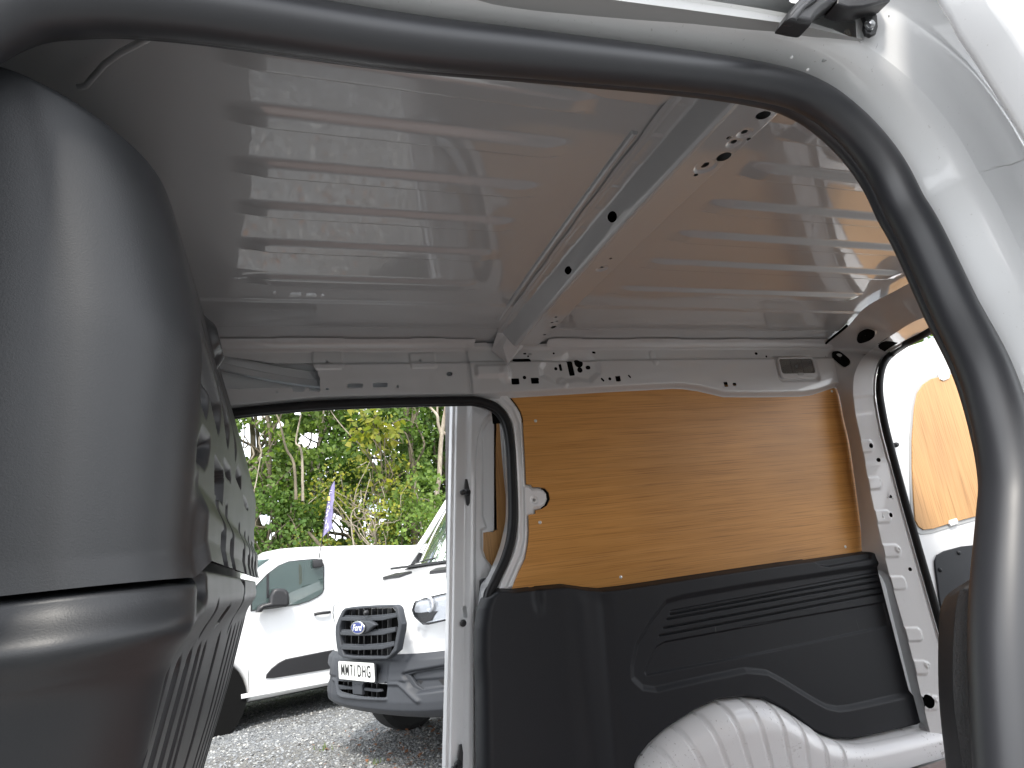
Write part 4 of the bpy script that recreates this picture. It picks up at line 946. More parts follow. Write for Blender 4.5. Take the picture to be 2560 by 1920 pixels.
s2 = plate('lower_striker', lp, .010, fy(YS), M['blackp'], SD, bevel=.002)
p = px(1148, 1908, 1, YS); lathe('striker_pin', [(.010, 0), (.010, .010), (.006, .012), (.006, .022), (.009, .026), (.003, .032)], (p[0], YS - .002, p[2]), (-.75, -.6, -.25), M['blackp'], s2, 12)
plate('door_trim', [py_(u, v, 1.885) for u, v in [(1198, 1452), (1203, 1446), (1232, 1444), (1300, 1440), (1300, 1990), (1190, 1990), (1192, 1800), (1196, 1600)]], .03, fy(1.872), M['trim'], SD, bevel=.006, res=3)

# ---- far rear door leaf, swung open
RD = bpy.data.objects.new('rear_door', None); COL.objects.link(RD); RD.parent = VAN
RY = 1.86
def Rr(u, v): return py_(u, v, RY)
ro = [(2190, 940), (2200, 915), (2222, 893), (2252, 873), (2300, 856), (2376, 832), (2500, 800), (2700, 780), (2900, 790), (2900, 2100), (2400, 2100), (2330, 1700), (2260, 1300), (2210, 1100)]
wr = [(2275, 1335), (2280, 1200), (2281, 1130), (2280, 1060), (2283, 1020), (2290, 985), (2304, 963), (2325, 948), (2370, 938), (2400, 933), (2425, 940), (2443, 957), (2456, 985), (2470, 1060), (2474, 1160), (2472, 1230), (2462, 1275), (2440, 1292), (2380, 1308), (2310, 1325), (2296, 1322), (2290, 1300), (2283, 1270)]
wr = [(2284, 1300), (2280, 1240), (2277, 1170), (2277, 1100), (2283, 1020), (2290, 985), (2304, 963), (2325, 948), (2370, 938), (2400, 933), (2425, 940), (2443, 957), (2456, 985), (2470, 1060), (2474, 1160), (2472, 1230), (2462, 1270), (2440, 1290), (2380, 1306), (2330, 1322), (2305, 1325), (2292, 1316)]
plate('door_shell', [Rr(u, v) for u, v in ro], .04, fy(RY + .02), M['paint'], RD, bevel=.01, res=3)
g = [(Rr(u, v)) for u, v in wr]; gc = np.mean(g, 0)
plate('window_recess', [tuple(gc + (np.array(q) - gc) * 1.055) for q in g], .003, fy(RY - .0015), M['undercoat'], RD, bevel=.001)
plate('ply_inset', g, .006, fy(RY - .005), M['wood_v'], RD, bevel=.0015, smooth=False)
for pts_ in ([(2341, 938), (2360, 934), (2368, 942), (2366, 948), (2352, 954), (2344, 950)], [(2366, 1302), (2384, 1296), (2388, 1303), (2388, 1310), (2370, 1316), (2366, 1310)]):
    plate('clip', [Rr(u, v) for u, v in pts_], .010, fy(RY - .008), M['paint'], RD, bevel=.0015)
lt = [(2362, 1600), (2345, 1500), (2334, 1420), (2333, 1402), (2339, 1388), (2356, 1378), (2400, 1366), (2458, 1360), (2560, 1362), (2700, 1390), (2700, 2000), (2440, 2000)]
tp_ = plate('door_trim', [Rr(u, v) for u, v in lt], .008, fy(RY - .005), M['trim'], RD, bevel=.002)
for (u, v) in [(2391, 1382), (2344, 1425)]:
    p = Rr(u, v); lathe('trim_stud', [(.0085, 0), (.0080, .003), (.005, .006), (.001, .007)], (p[0], RY - .009, p[1]), (0, -1, 0), M['trim'], tp_, 14)
p = px(2240, 1112, 1, RY - .01); lathe('buffer', [(.010, 0), (.010, .012), (.006, .018)], (p[0], RY - .002, p[2]), (0, -1, 0), M['blackp'], RD, 12)
# near rear door leaf, swung open on the other side (reflection / side view)
RN = bpy.data.objects.new('rear_door', None); COL.objects.link(RN); RN.parent = VAN
plate('door_shell', rrect(2.45, -.1, .36, .72, .12), .04, fy(.36), M['paint'], RN, bevel=.01)
plate('ply_inset', rrect(2.45, .25, .24, .22, .07), .006, fy(.384), M['wood_v'], RN, bevel=.001)
plate('rear_bumper', [(1.95, -.80), (2.1, -.80), (2.1, -1.0), (1.95, -1.0)], 1.5, fy(1.1), M['bumper'], VAN, bevel=.02)
# wheels and front body of this van, outside the frame
for (x, y) in ((1.26, .56), (1.26, 1.72), (-1.45, .56), (-1.45, 1.72)):
    wv_ = lathe('wheel', [(.18, -.09), (.29, -.1), (.32, -.07), (.32, .07), (.29, .1), (.18, .09)], (x, y, -EYE + .32), (0, 1, 0), M['tyre'], VAN, 28)
plate('front_body', [(-.62, .68), (-1.2, .60), (-1.75, .12), (-2.35, -.10), (-2.5, -.45), (-2.5, -1.0), (-1.85, -1.0), (-1.85, -.75), (-1.05, -.75), (-1.05, -1.0), (-.62, -1.0)], 1.5, fy(1.12), M['paint_ext'], VAN, bevel=.08, res=4)

# ================================================================== ground
def ground_fn(P, Q): return P, Q, -EYE + .015 * np.sin(P * 1.3 + 1) * np.cos(Q * .9)
P, Q = grid(-14, 22, .25, -8, 24, .25)
go = sheet('ground', P, Q, ground_fn, M['gravel'], None); go['kind'] = 'structure'
gf = mesh('ground_far', [(-900, -900, -.03), (900, -900, -.03), (900, 900, -.03), (-900, 900, -.03)], [(0, 1, 2, 3)], M['gravel'], None, False); gf['kind'] = 'structure'
def gz(x, y): return .015 * math.sin(x * 1.3 + 1) * math.cos(y * .9)

def scatter(name, pts, base_v, base_f, mat, smin, smax, seed, flat=.6, zoff=0, tintpow=1):
    rs = np.random.RandomState(seed); n = len(pts); bv = np.array(base_v, float); k = len(bv)
    a = rs.rand(n) * 6.283; s = smin + (smax - smin) * rs.rand(n) ** 2
    sx = s * (.7 + .6 * rs.rand(n)); sy = s * (.7 + .6 * rs.rand(n)); sz = s * flat * (.7 + .6 * rs.rand(n)); tilt = (rs.rand(n, 2) - .5) * .8
    X = bv[None, :, 0] * sx[:, None]; Y = bv[None, :, 1] * sy[:, None]; Z = bv[None, :, 2] * sz[:, None] + X * tilt[:, :1] + Y * tilt[:, 1:]
    x2 = X * np.cos(a)[:, None] - Y * np.sin(a)[:, None]; y2 = X * np.sin(a)[:, None] + Y * np.cos(a)[:, None]
    pz = np.array([gz(p[0], p[1]) for p in pts])
    V = np.stack([x2 + pts[:, :1], y2 + pts[:, 1:2], Z + (pz + zoff)[:, None]], -1).reshape(-1, 3)
    bf = np.array(base_f); F = (bf[None] + (np.arange(n) * k)[:, None, None]).reshape(-1, bf.shape[1])
    me = bpy.data.meshes.new(name); me.vertices.add(len(V)); me.vertices.foreach_set('co', V.astype(np.float32).ravel())
    w_ = F.shape[1]; me.loops.add(F.size); me.loops.foreach_set('vertex_index', F.astype(np.int32).ravel()); me.polygons.add(len(F))
    me.polygons.foreach_set('loop_start', np.arange(0, F.size, w_, dtype=np.int32)); me.polygons.foreach_set('loop_total', np.full(len(F), w_, np.int32)); me.update(calc_edges=True)
    at = me.attributes.new('tint', 'FLOAT', 'POINT'); at.data.foreach_set('value', np.repeat(rs.rand(n) ** tintpow, k).astype(np.float32))
    return link(bpy.data.objects.new(name, me), None, mat)
rs = np.random.RandomState(11)
N_ = 42000
yy = 3.2 + 6.8 * rs.rand(N_) ** 1.35; xx = -.28 * yy - .6 + (.62 * yy + 1.0) * rs.rand(N_)
octv = [(1, 0, 0), (0, 1, 0), (-1, 0, 0), (0, -1, 0), (.1, .1, 1), (0, 0, -.6)]; octf = [(0, 1, 4), (1, 2, 4), (2, 3, 4), (3, 0, 4)]
st_ = scatter('loose_gravel', np.stack([xx, yy], 1), octv, octf, M['stone'], .006, .019, 5, .7)
tag(st_, 'loose grey stone chips covering the car park', 'gravel', kind='stuff')
N2 = 900; c_ = np.array([[.15, 5.0], [.9, 5.6], [-.2, 4.6], [1.5, 5.2], [.5, 4.3], [1.1, 6.4], [-.7, 5.4], [1.8, 6.0]])
ci = rs.randint(0, len(c_), N2); pp = c_[ci] + rs.randn(N2, 2) * np.array([.45, .22])
lf = scatter('leaf_litter', pp, [(1, 0, 0), (.1, .45, .12), (-1, 0, .05), (-.1, -.45, .12)], [(0, 1, 2, 3)], M['litter'], .010, .032, 8, .5, .012)
tag(lf, 'dry brown leaves scattered over the grey gravel', 'fallen leaves', kind='stuff')
ptsg = np.array([[.28, 6.15], [.62, 5.4], [1.15, 5.05]]); ptsg = np.vstack([p + rs.randn(16, 2) * .035 for p in ptsg])
gr = scatter('weed_tufts', ptsg, [(-.12, 0, 0), (.12, 0, 0), (.05, .1, 1.6), (-.02, .1, 1.5)], [(0, 1, 2, 3)], M['grass'], .02, .04, 3, 1.0, 0)
tag(gr, 'small green weeds growing through the gravel', 'weeds', kind='stuff')

# ================================================================== the facing van with the black grille
FW = np.array([-.92, -.39]) / math.hypot(.92, .39); LW = np.array([-FW[1], FW[0]])
P0 = ray(890, 1680) / FPX * 4.67; P0 = np.array([P0[0], P0[1]])
TV = thing('large_van', 'white high van facing the camera with a black grille, grey bumper and number plate', 'van', (P0[0], P0[1], 0), math.atan2(FW[1], FW[0]))
def TG(u, v, off=0.0):                       # pixel -> local (y,z) on the plane local x = off
    d = ray(u, v); n = FW; t = (np.dot(P0, n) + off) / np.dot(d[:2], n); p = d * t
    q = p[:2] - P0; return (float(np.dot(q, LW)), float(p[2] + EYE))
def fx(x): return Matrix(((0, 0, 1, x), (1, 0, 0, 0), (0, 1, 0, 0), (0, 0, 0, 1)))   # local yz outline, thickness along x
def gp(x, y): return (820 + x / 5.183, 1480 + y / 5.183)
def tvp(name, pts, thick, off, mat, parent=TV, bevel=.0, holes=(), res=2, px_=True):
    o_ = [TG(*gp(*p), off) for p in pts] if px_ else pts
    hh = [[TG(*gp(*p), off) for p in h] if px_ else h for h in holes]
    return plate(name, o_, thick, fx(off - thick / 2), mat, parent, holes=hh, bevel=bevel, res=res)
E0 = EYE; 
def lsheet(name, P, Q, fn, mat, parent, **k):
    global EYE
    s = EYE; EYE = 0.0
    try: return sheet(name, P, Q, fn, mat, parent, **k)
    finally: EYE = s
def plan_x(y, R=.62):                        # how far the nose falls back towards its corners
    a = np.abs(y) / 1.0
    return -.05 * np.clip(a / .5, 0, 1) ** 2 - .42 * np.clip((a - .42) / .60, 0, 1) ** 2.2
# body nose: z from .70 to 1.36 up to the windscreen, silhouette in x
zprof = [(.60, -.06), (.78, -.06), (.95, -.075), (1.08, -.10), (1.16, -.145), (1.21, -.23), (1.26, -.40), (1.31, -.60), (1.355, -.80), (1.40, -.95)]
sb = smooth_path([(x, z) for z, x in zprof], 5)
ny = 90
Yp = np.linspace(-1.0, 1.0, ny); I = np.arange(len(sb)); I, Yg = np.meshgrid(I, Yp, indexing='ij')
def nose(P, Q):
    i = P.astype(int); x = sb[i, 0] + plan_x(Q) * np.interp(P, [0, 18, len(sb) - 1], [1, .95, .55]); z = sb[i, 1]
    z = z - .10 * np.clip((np.abs(Q) - .62) / .38, 0, 1) ** 2 * np.clip((z - 1.12) / .1, 0, 1)
    z = z + .012 * np.exp(-((np.abs(Q) - .62) / .05) ** 2) * np.clip((z - 1.18) / .1, 0, 1)
    return x, Q * np.interp(P, [0, 10, len(sb) - 1], [1.0, 1.0, .93]), z
lsheet('bonnet_nose', I.astype(float), Yg, nose, M['paint_ext'], TV)
# windscreen, pillars, roof and sides
ws = [(-.90, 1.385), (-1.14, 1.70), (-1.42, 2.04), (-1.62, 2.27)]
wsc = smooth_path(ws, 5)
Iw = np.arange(len(wsc)); Iw, Yw = np.meshgrid(Iw, np.linspace(-.80, .80, 30), indexing='ij')
lsheet('windscreen', Iw.astype(float), Yw, lambda P, Q: (wsc[P.astype(int), 0] - .22 * np.abs(Q / .8) ** 2.5, Q, wsc[P.astype(int), 1]), M['glass'], TV)
dark = lambda: None
boxm('dashboard', (-1.25, 0, 1.30), (.55, 1.6, .12), M['blackp'], TV, .05, rel=False)
boxm('cab_back', (-2.6, 0, 1.6), (.05, 1.7, 1.2), M['bumper'], TV, .02, rel=False)
for s in (-1, 1):
    tube('windscreen_pillar', [(-.98, .86 * s, 1.33), (-1.30, .85 * s, 1.66), (-1.62, .83 * s, 2.03), (-1.85, .80 * s, 2.28)], .030, M['paint_ext'], TV, 12, rel=False)
    V = [(-.42, .99 * s, .35), (-.42, .99 * s, 1.10), (-1.05, .97 * s, 1.34), (-1.15, .96 * s, 1.36), (-5.3, .99 * s, 1.36), (-5.3, .99 * s, .35)]
    pl = plate('side_panel', [(v[0], v[2]) for v in V], .04, Matrix(((1, 0, 0, 0), (0, 0, -1, .99 * s), (0, 1, 0, 0), (0, 0, 0, 1))), M['paint_ext'], TV, bevel=.01)
    plate('upper_side', [(-2.6, 1.36), (-2.6, 2.25), (-5.3, 2.25), (-5.3, 1.36)], .04, Matrix(((1, 0, 0, 0), (0, 0, -1, .96 * s), (0, 1, 0, 0), (0, 0, 0, 1))), M['paint_ext'], TV, bevel=.01)
    # mirror
    boxm('door_mirror', (-1.35, 1.13 * s, 1.42), (.10, .14, .20), M['blackp'], TV, .04, rel=False)
    boxm('door_mirror_arm', (-1.33, 1.03 * s, 1.40), (.07, .14, .06), M['blackp'], TV, .02, rel=False)
    # wipers
tube('wiper', [(-.90, -.55, 1.40), (-.96, -.1, 1.44), (-.98, .25, 1.455)], .006, M['blackp'], TV, 6, rel=False)
tube('wiper', [(-.90, .15, 1.40), (-.99, .62, 1.45), (-1.04, .78, 1.46)], .006, M['blackp'], TV, 6, rel=False)
plate('scuttle', [(-.82, -.78), (-.82, .78), (-.95, .80), (-.95, -.80)], .02, Matrix(((1, 0, 0, 0), (0, 1, 0, 0), (0, 0, 1, 1.385), (0, 0, 0, 1))), M['blackp'], TV)
boxm('van_roof', (-3.55, 0, 2.30), (3.8, 1.78, .12), M['paint_ext'], TV, .05, rel=False)
# bonnet vents (dark louvres)
for (a, b, c, d_) in [((-.58, -.52), (-.56, -.22), (-.66, -.18), (-.68, -.46)), ((-.58, .52), (-.56, .22), (-.66, .18), (-.68, .46))]:
    V = []; 
    for (x, y) in (a, b, c, d_):
        i = int(np.argmin(np.abs(sb[:, 0] + plan_x(np.array(y)) * .6 - x))); V.append((x, y, sb[i, 1] + .022))
    mesh('bonnet_vent', V + [(v[0], v[1], v[2] - .03) for v in V], [(0, 1, 2, 3), (0, 4, 5, 1), (1, 5, 6, 2), (2, 6, 7, 3), (3, 7, 4, 0)], M['blackp'], TV, False)
# bumper: curved band
Zb = np.linspace(.385, .80, 60); Yb = np.linspace(-1.03, 1.03, 200); ZZ, YY = np.meshgrid(Zb, Yb, indexing='ij')
yl = lambda u, v: TG(u, v)[0]
fogc = (TG(1080, 1695)[0] + .10, .575)
intake = polysd([TG(*gp(*p)) for p in [(85, 1160), (305, 1165), (310, 1200), (440, 1205), (445, 1180), (722, 1195), (722, 1375), (445, 1345), (330, 1325), (170, 1290), (120, 1260)]])
fogp = [TG(*gp(*p_), -.16) for p_ in [(1130, 1030), (1200, 1008), (1700, 960), (1700, 1275), (1250, 1270), (1195, 1200)]]
fogs = [polysd(fogp), polysd([(-p[0], p[1]) for p in fogp])]
legs = [seg([TG(*gp(735, 1200)), TG(*gp(830, 1210)), TG(*gp(900, 1290)), TG(*gp(1020, 1460))], .010), seg([TG(*gp(0, 1145)), TG(*gp(50, 1150)), TG(*gp(110, 1320)), TG(*gp(180, 1350)), TG(*gp(720, 1400))], .008)]
platepk = polysd([TG(*gp(*p)) for p in [(110, 900), (620, 925), (620, 1150), (110, 1125)]])
def bumper_fn(P, Q):                         # P = z, Q = y
    z, y = P, Q
    x = plan_x(y) * .95 + .0
    x = x + np.interp(z, [.385, .41, .45, .50, .70, .76, .80], [-.10, -.03, .015, .02, -.005, -.02, -.07])
    x = x - bump(platepk, .012, .02)(y, z) * 0
    for f_ in fogs: x = x - bump(f_, .055, .03)(y, z)
    for l_ in legs: x = x + bump(l_, .018, .02)(y, z)
    x = x + .014 * sstep((z - .62) / .02) * sstep((np.abs(y) - .36) / .05)
    return x - .012, y, z
lsheet('bumper', ZZ, YY, bumper_fn, M['bumper'], TV, holes=[lambda P, Q: intake(Q, P)])
plate('bumper_underside', [(-.22, -.6), (-.22, .6), (-.8, .92), (-.8, -.92)], .02, Matrix(((1, 0, 0, 0), (0, 1, 0, 0), (0, 0, 1, .40), (0, 0, 0, 1))), M['void'], TV)
tvp('intake_void', [(60, 1120), (760, 1150), (760, 1420), (60, 1380)], .004, -.12, M['void'])
for z_ in (1255,): 
    tvp('intake_bar', [(115, 1215), (130, 1205), (330, 1235), (330, 1265), (130, 1262), (112, 1240)], .02, -.02, M['bumper'], bevel=.003)
    tvp('intake_bar', [(440, 1245), (460, 1240), (680, 1262), (690, 1290), (640, 1300), (440, 1275)], .02, -.02, M['bumper'], bevel=.003)
tvp('intake_pad', [(308, 1165), (440, 1172), (440, 1335), (320, 1325)], .03, -.005, M['bumper'], bevel=.004)
for x_ in (195, 255, 480, 560, 625):
    tvp('intake_fin', [(x_, 1165), (x_ + 12, 1165), (x_ + 12, 1370), (x_, 1365)], .02, -.05, M['blackp'])
c = np.mean(fogp, 0); fin = [tuple(c + (np.array(p_) - c) * .84) for p_ in fogp]
ya_, yb2_ = fogp[0][0], fogp[0][0] + .3; xa_, xb_ = [float(plan_x(np.array(v_))) * .95 - .012 for v_ in (ya_, yb2_)]; sl_ = (xb_ - xa_) / (yb2_ - ya_)
def fxs(off): return Matrix(((sl_, 0, 1, xa_ - sl_ * ya_ + off), (1, 0, 0, 0), (0, 1, 0, 0), (0, 0, 0, 1)))
plate('fog_surround', fogp, .02, fxs(-.012), M['bumper'], TV, holes=[fin], bevel=.004)
fin2 = [tuple(c + (np.array(p_) - c) * .80) for p_ in fogp]
plate('fog_blank', fin2, .01, fxs(-.030), M['blackp'], TV, bevel=.003)
# number plate
tvp('number_plate_holder', [(120, 900), (610, 925), (615, 1160), (120, 1130)], .012, .012, M['bumper'], bevel=.003)
cy0, cz0 = TG(*gp(362, 1027), .02)
npl = plate('number_plate', rrect(cy0, cz0, .262, .062, .014), .004, fx(.020), M['plate'], TV, bevel=.0008)
def text(name, s, size, loc, mat, parent, mtx, sx=1, shear=0, ext=.0008, align='CENTER', off=0):
    cu = bpy.data.curves.new('tmp', 'FONT'); cu.body = s; cu.size = size; cu.align_x = align; cu.align_y = 'CENTER'; cu.extrude = ext; cu.shear = shear; cu.offset = off
    o_ = bpy.data.objects.new('tmp', cu); me = bpy.data.meshes.new_from_object(o_); bpy.data.objects.remove(o_); bpy.data.curves.remove(cu)
    me.name = name; me.transform(Matrix.Diagonal((sx, 1, 1, 1))); me.transform(mtx @ Matrix.Translation((loc[0], loc[1], loc[2]))); me.materials.clear()
    return link(bpy.data.objects.new(name, me), parent, mat)
for ch, dx in zip('MM71DHG', (-.193, -.127, -.062, -.018, .055, .121, .187)): text('character', ch, .112, (cy0 + dx, cz0, .0235), M['ink'], npl, fx(0), sx=.72, off=.0012)
# grille
go_ = [(215, 210), (300, 195), (560, 178), (850, 170), (885, 190), (905, 225), (925, 330), (947, 420), (940, 500), (912, 640), (890, 760), (800, 840), (760, 872), (560, 878), (300, 868), (190, 850), (130, 810), (108, 700), (92, 560), (95, 440), (130, 340), (180, 240)]
gi_ = [(245, 235), (560, 210), (835, 205), (868, 240), (895, 340), (905, 430), (880, 560), (850, 720), (790, 815), (740, 835), (320, 828), (200, 812), (165, 700), (145, 560), (150, 440), (180, 340), (215, 260)]
GR = tvp('grille', go_, .05, .035, M['bumper'], bevel=.008, holes=[gi_], res=3)
tvp('grille_void', gi_, .004, -.050, M['void'], GR)
for yb_, h in ((330, 26), (375, 0), (515, 30), (700, 30)):
    if not h: continue
    k = (yb_ - 330) / 370.
    l0, r0 = 165 - 25 * k, 885 - 30 * k
    pts_ = [(l0, yb_ + 6), (l0 + 30, yb_ - 6), (450, yb_ + 2), (700, yb_ - 14), (r0, yb_ - 40), (r0, yb_ + h - 30), (700, yb_ + h + 14), (400, yb_ + h + 26), (l0 + 10, yb_ + h + 16)]
    tvp('grille_bar', pts_, .03, .035, M['bumper'], GR, bevel=.005)
    tvp('grille_bar_lip', [(p[0], p[1] - 22 if i < 5 else p[1] - h - 6) for i, p in enumerate(pts_)], .02, .022, M['bumper'], GR, bevel=.004)
for x_ in (225, 300, 395, 465, 560, 640, 700, 770):
    tvp('grille_fin', [(x_, 215), (x_ + 10, 215), (x_ + 4, 830), (x_ - 6, 830)], .03, -.005, M['blackp'], GR)
tvp('badge_fairing', [(330, 400), (400, 370), (520, 372), (580, 400), (612, 432), (560, 470), (500, 525), (420, 550), (340, 520)], .035, .060, M['bumper'], GR, bevel=.012, res=4)
by_, bz_ = TG(*gp(390, 462), .07)
rot_e = [(by_ + .098 * math.cos(a), bz_ + .046 * math.sin(a)) for a in np.linspace(0, 2 * math.pi, 41)[:-1]]
BD = plate('badge_rim', rot_e, .014, fx(.070), M['chrome'], GR, bevel=.004, res=3)
plate('badge_field', [(by_ + .086 * math.cos(a), bz_ + .036 * math.sin(a)) for a in np.linspace(0, 2 * math.pi, 41)[:-1]], .006, fx(.0765), M['blue'], GR, bevel=.001)
text('badge_script', 'Ford', .060, (by_, bz_, .0805), M['plate'], GR, fx(0), sx=1.1, shear=.35, off=.001)
lathe('grille_camera', [(.018, 0), (.018, .02), (.010, .03), (.001, .031)], (.035, TG(*gp(490, 270), .05)[0], TG(*gp(490, 270), .05)[1]), (1, 0, 0), M['blackp'], GR, 14, rel=False)
# headlights
for s in (1, -1):
    hp = [(.60, 1.02), (.62, .93), (.70, .86), (.95, .92), (.99, 1.10), (.97, 1.24), (.80, 1.17), (.66, 1.11)]
    # place from the photo on the near side
    base = [TG(*gp(*p), -.10) for p in [(1120, 130), (1105, 230), (1130, 330), (1190, 420), (1230, 425), (1530, 350), (1560, 100), (1530, 5), (1330, 55), (1180, 100)]]
    base = [(p[0], p[1]) for p in base]
    ymin = min(p_[0] for p_ in base); kk, xo0 = (.45, -.10) if s > 0 else (.95, -.17)
    if s < 0: base = [(-(ymin + (p_[0] - ymin) * .6), p_[1]) for p_ in base][::-1]
    def hm(off): return Matrix(((-kk * s, 0, 1, xo0 + off + kk * .62), (1, 0, 0, 0), (0, 1, 0, 0), (0, 0, 0, 1)))
    HL = plate('headlight', base, .03, hm(0), M['glint'], TV, bevel=.008)
    c = np.mean(base, 0); inner = [tuple(c + (np.array(p_) - c) * .93) for p_ in base]
    plate('headlight_lens', inner, .008, hm(.042), M['hl'], HL, bevel=.003)
    for (dy, dz, r_, mt) in ((.01, .02, .052, 'glint'), (.17, .02, .050, 'chrome'), (.30, .04, .045, 'glint')):
        if s < 0: continue
        yy_ = TG(1056, 1520, -.1)[0] + dy; xx_ = xo0 - kk * s * yy_ + kk * .62 + .016
        lathe('lamp_bowl', [(r_, 0), (r_, .010), (r_ * .82, .012), (r_ * .5, .003), (.001, .001)], (xx_, yy_, c[1] + dz), (1, 0, 0), M[mt], HL, 20, rel=False)
    if s < 0: continue
    plate('lamp_bezel', [TG(*gp(*p_), -.10) for p_ in [(1122, 262), (1170, 275), (1215, 270), (1300, 268), (1272, 330), (1262, 385), (1195, 412), (1140, 345)]], .006, hm(.022), M['blackp'], HL, bevel=.002)
    rim = np.array([(-kk * s * p_[0] + xo0 + .018 + kk * .62, p_[0], p_[1]) for p_ in base]); tube('headlight_seal', rim, .007, M['blackp'], HL, 6, closed=True, rel=False)
for (x, y) in ((-.95, .86), (-.95, -.86), (-4.2, .86), (-4.2, -.86)):
    W_ = lathe('wheel', [(.17, -.10), (.30, -.12), (.345, -.09), (.35, 0), (.345, .09), (.30, .12), (.17, .10)], (x, y, .345), (0, 1, 0), M['tyre'], TV, 36, rel=False)
    lathe('wheel_rim', [(.19, -.08), (.18, .09), (.05, .06), (.001, .06)], (x, y, .345), (0, 1 if y > 0 else -1, 0), M['steel'], W_, 24, rel=False)
boxm('chassis', (-2.9, 0, .50), (4.2, 1.5, .18), M['void'], TV, .02, rel=False)

# ================================================================== the small white van parked side on
A_ = np.array([-.464, 7.676]); B_ = np.array([.375, 7.805]); dS = (B_ - A_) / np.linalg.norm(B_ - A_); nS_ = np.array([-dS[1], dS[0]])
SV = thing('small_van', 'small white van parked side on, its door window, mirror and dark rubbing strip showing', 'van', (A_[0], A_[1], 0), math.atan2(dS[1], dS[0]))
def SG(u, v, off=0.0):
    d = ray(u, v); t = (np.dot(A_, nS_) - off) / np.dot(d[:2], nS_); p = d * t; q = p[:2] - A_
    return (float(np.dot(q, dS)), float(p[2] + EYE))
def zs(x, y): return (540 + x / 2.765, 1320 + y / 2.765)
def fs(y): return Matrix(((1, 0, 0, 0), (0, 0, -1, y), (0, 1, 0, 0), (0, 0, 0, 1)))
wc = SG(508, 1745)
xw = wc[0]
r_top = SG(700, 1371)
ol = [(xw - .84, .30), (xw - .90, .62), (xw - .86, .86), (xw - .70, 1.0), (xw - .05, 1.16), (xw + .02, 1.18)]
ol += [SG(*zs(290, 215)), SG(*zs(330, 165)), SG(*zs(450, 140)), SG(760, 1366), SG(900, 1362), SG(1030, 1362)]
xe = SG(1030, 1362)[0] + .9; ol += [(xe, SG(1030, 1362)[1] - .0), (xe + .06, 1.2), (xe + .08, .30)]
arch = [(xw + .40 * math.cos(a), .32 + .40 * math.sin(a)) for a in np.linspace(0, math.pi, 16)]
sill = SG(598, 1749)
ol += [(xw + 3.1, .22)] + [(xw + 2.78 + .38 * math.cos(a), .32 + .38 * math.sin(a)) for a in np.linspace(0, math.pi, 12)] + [(xw + 2.3, .26), (xw + .40, .25)] + arch
plate('van_body', ol, 1.72, fs(.86), M['paint_ext'], SV, bevel=.09, res=5)
sl = [SG(*zs(172, 1150)), SG(*zs(174, 1181)), SG(*zs(750, 1075)), SG(*zs(1000, 1028)), SG(*zs(1000, 998)), SG(*zs(750, 1040))]
plate('sill', sl, .05, fs(.0), M['paint_ext'], SV, bevel=.008)
wn = [(236, 575), (238, 500), (270, 402), (350, 318), (430, 258), (500, 230), (580, 221), (690, 212), (728, 222), (745, 258), (745, 420), (735, 450), (700, 478), (640, 508), (570, 530), (400, 556)]
wnp = [SG(*zs(*p), -.015) for p in wn]; cc = np.mean(wnp, 0)
DRW = plate('door_window', [tuple(cc + (np.array(p) - cc) * .97) for p in wnp], .006, fs(-.012), M['glass'], SV, bevel=.001)
plate('window_seal', wnp, .018, fs(-.006), M['blackp'], SV, holes=[[tuple(cc + (np.array(p) - cc) * .955) for p in wnp]], bevel=.004)
plate('cab_interior', [tuple(cc + (np.array(p) - cc) * .99) for p in wnp], .006, fs(-.002), M['void'], SV, bevel=.001)
plate('window_divider', [SG(*zs(*p), -.02) for p in [(346, 322), (362, 310), (362, 480), (346, 480)]], .012, fs(-.017), M['blackp'], SV)
plate('seat_head', [SG(*zs(*p), -.008) for p in [(400, 545), (410, 430), (440, 402), (560, 400), (590, 430), (595, 520)]], .004, fs(-.0065), M['blackp'], SV)
plate('screen_corner', [SG(*zs(*p), -.004) for p in [(270, 222), (372, 214), (285, 276), (240, 310), (200, 300)]], .006, fs(-.003), M['glass'], SV)
mr = [(258, 582), (270, 545), (300, 525), (345, 515), (350, 470), (372, 428), (400, 420), (445, 423), (470, 445), (478, 490), (474, 530), (455, 545), (380, 548), (310, 556), (290, 580)]
plate('door_mirror', [SG(*zs(*p), -.12) for p in mr], .16, fs(-.12), M['blackp'], SV, bevel=.03, res=4)
hq = [SG(*zs(*p_), -.03) for p_ in [(672, 598), (695, 591), (730, 586), (765, 583), (785, 579)]]
tube('door_handle', [(hq[0][0], -.022, hq[0][1]), (hq[1][0], -.045, hq[1][1]), (hq[2][0], -.048, hq[2][1]), (hq[3][0], -.045, hq[3][1]), (hq[4][0], -.022, hq[4][1])], .016, M['blackp'], SV, 10, nrm=(0, -1, 0), rel=False)
rb = [(343, 1038), (346, 1012), (380, 970), (430, 930), (480, 905), (740, 853), (1100, 790), (1100, 915), (740, 980), (400, 1036)]
plate('rubbing_strip', [SG(*zs(*p), -.01) for p in rb], .03, fs(-.004), M['blackp'], SV, bevel=.008, res=3)
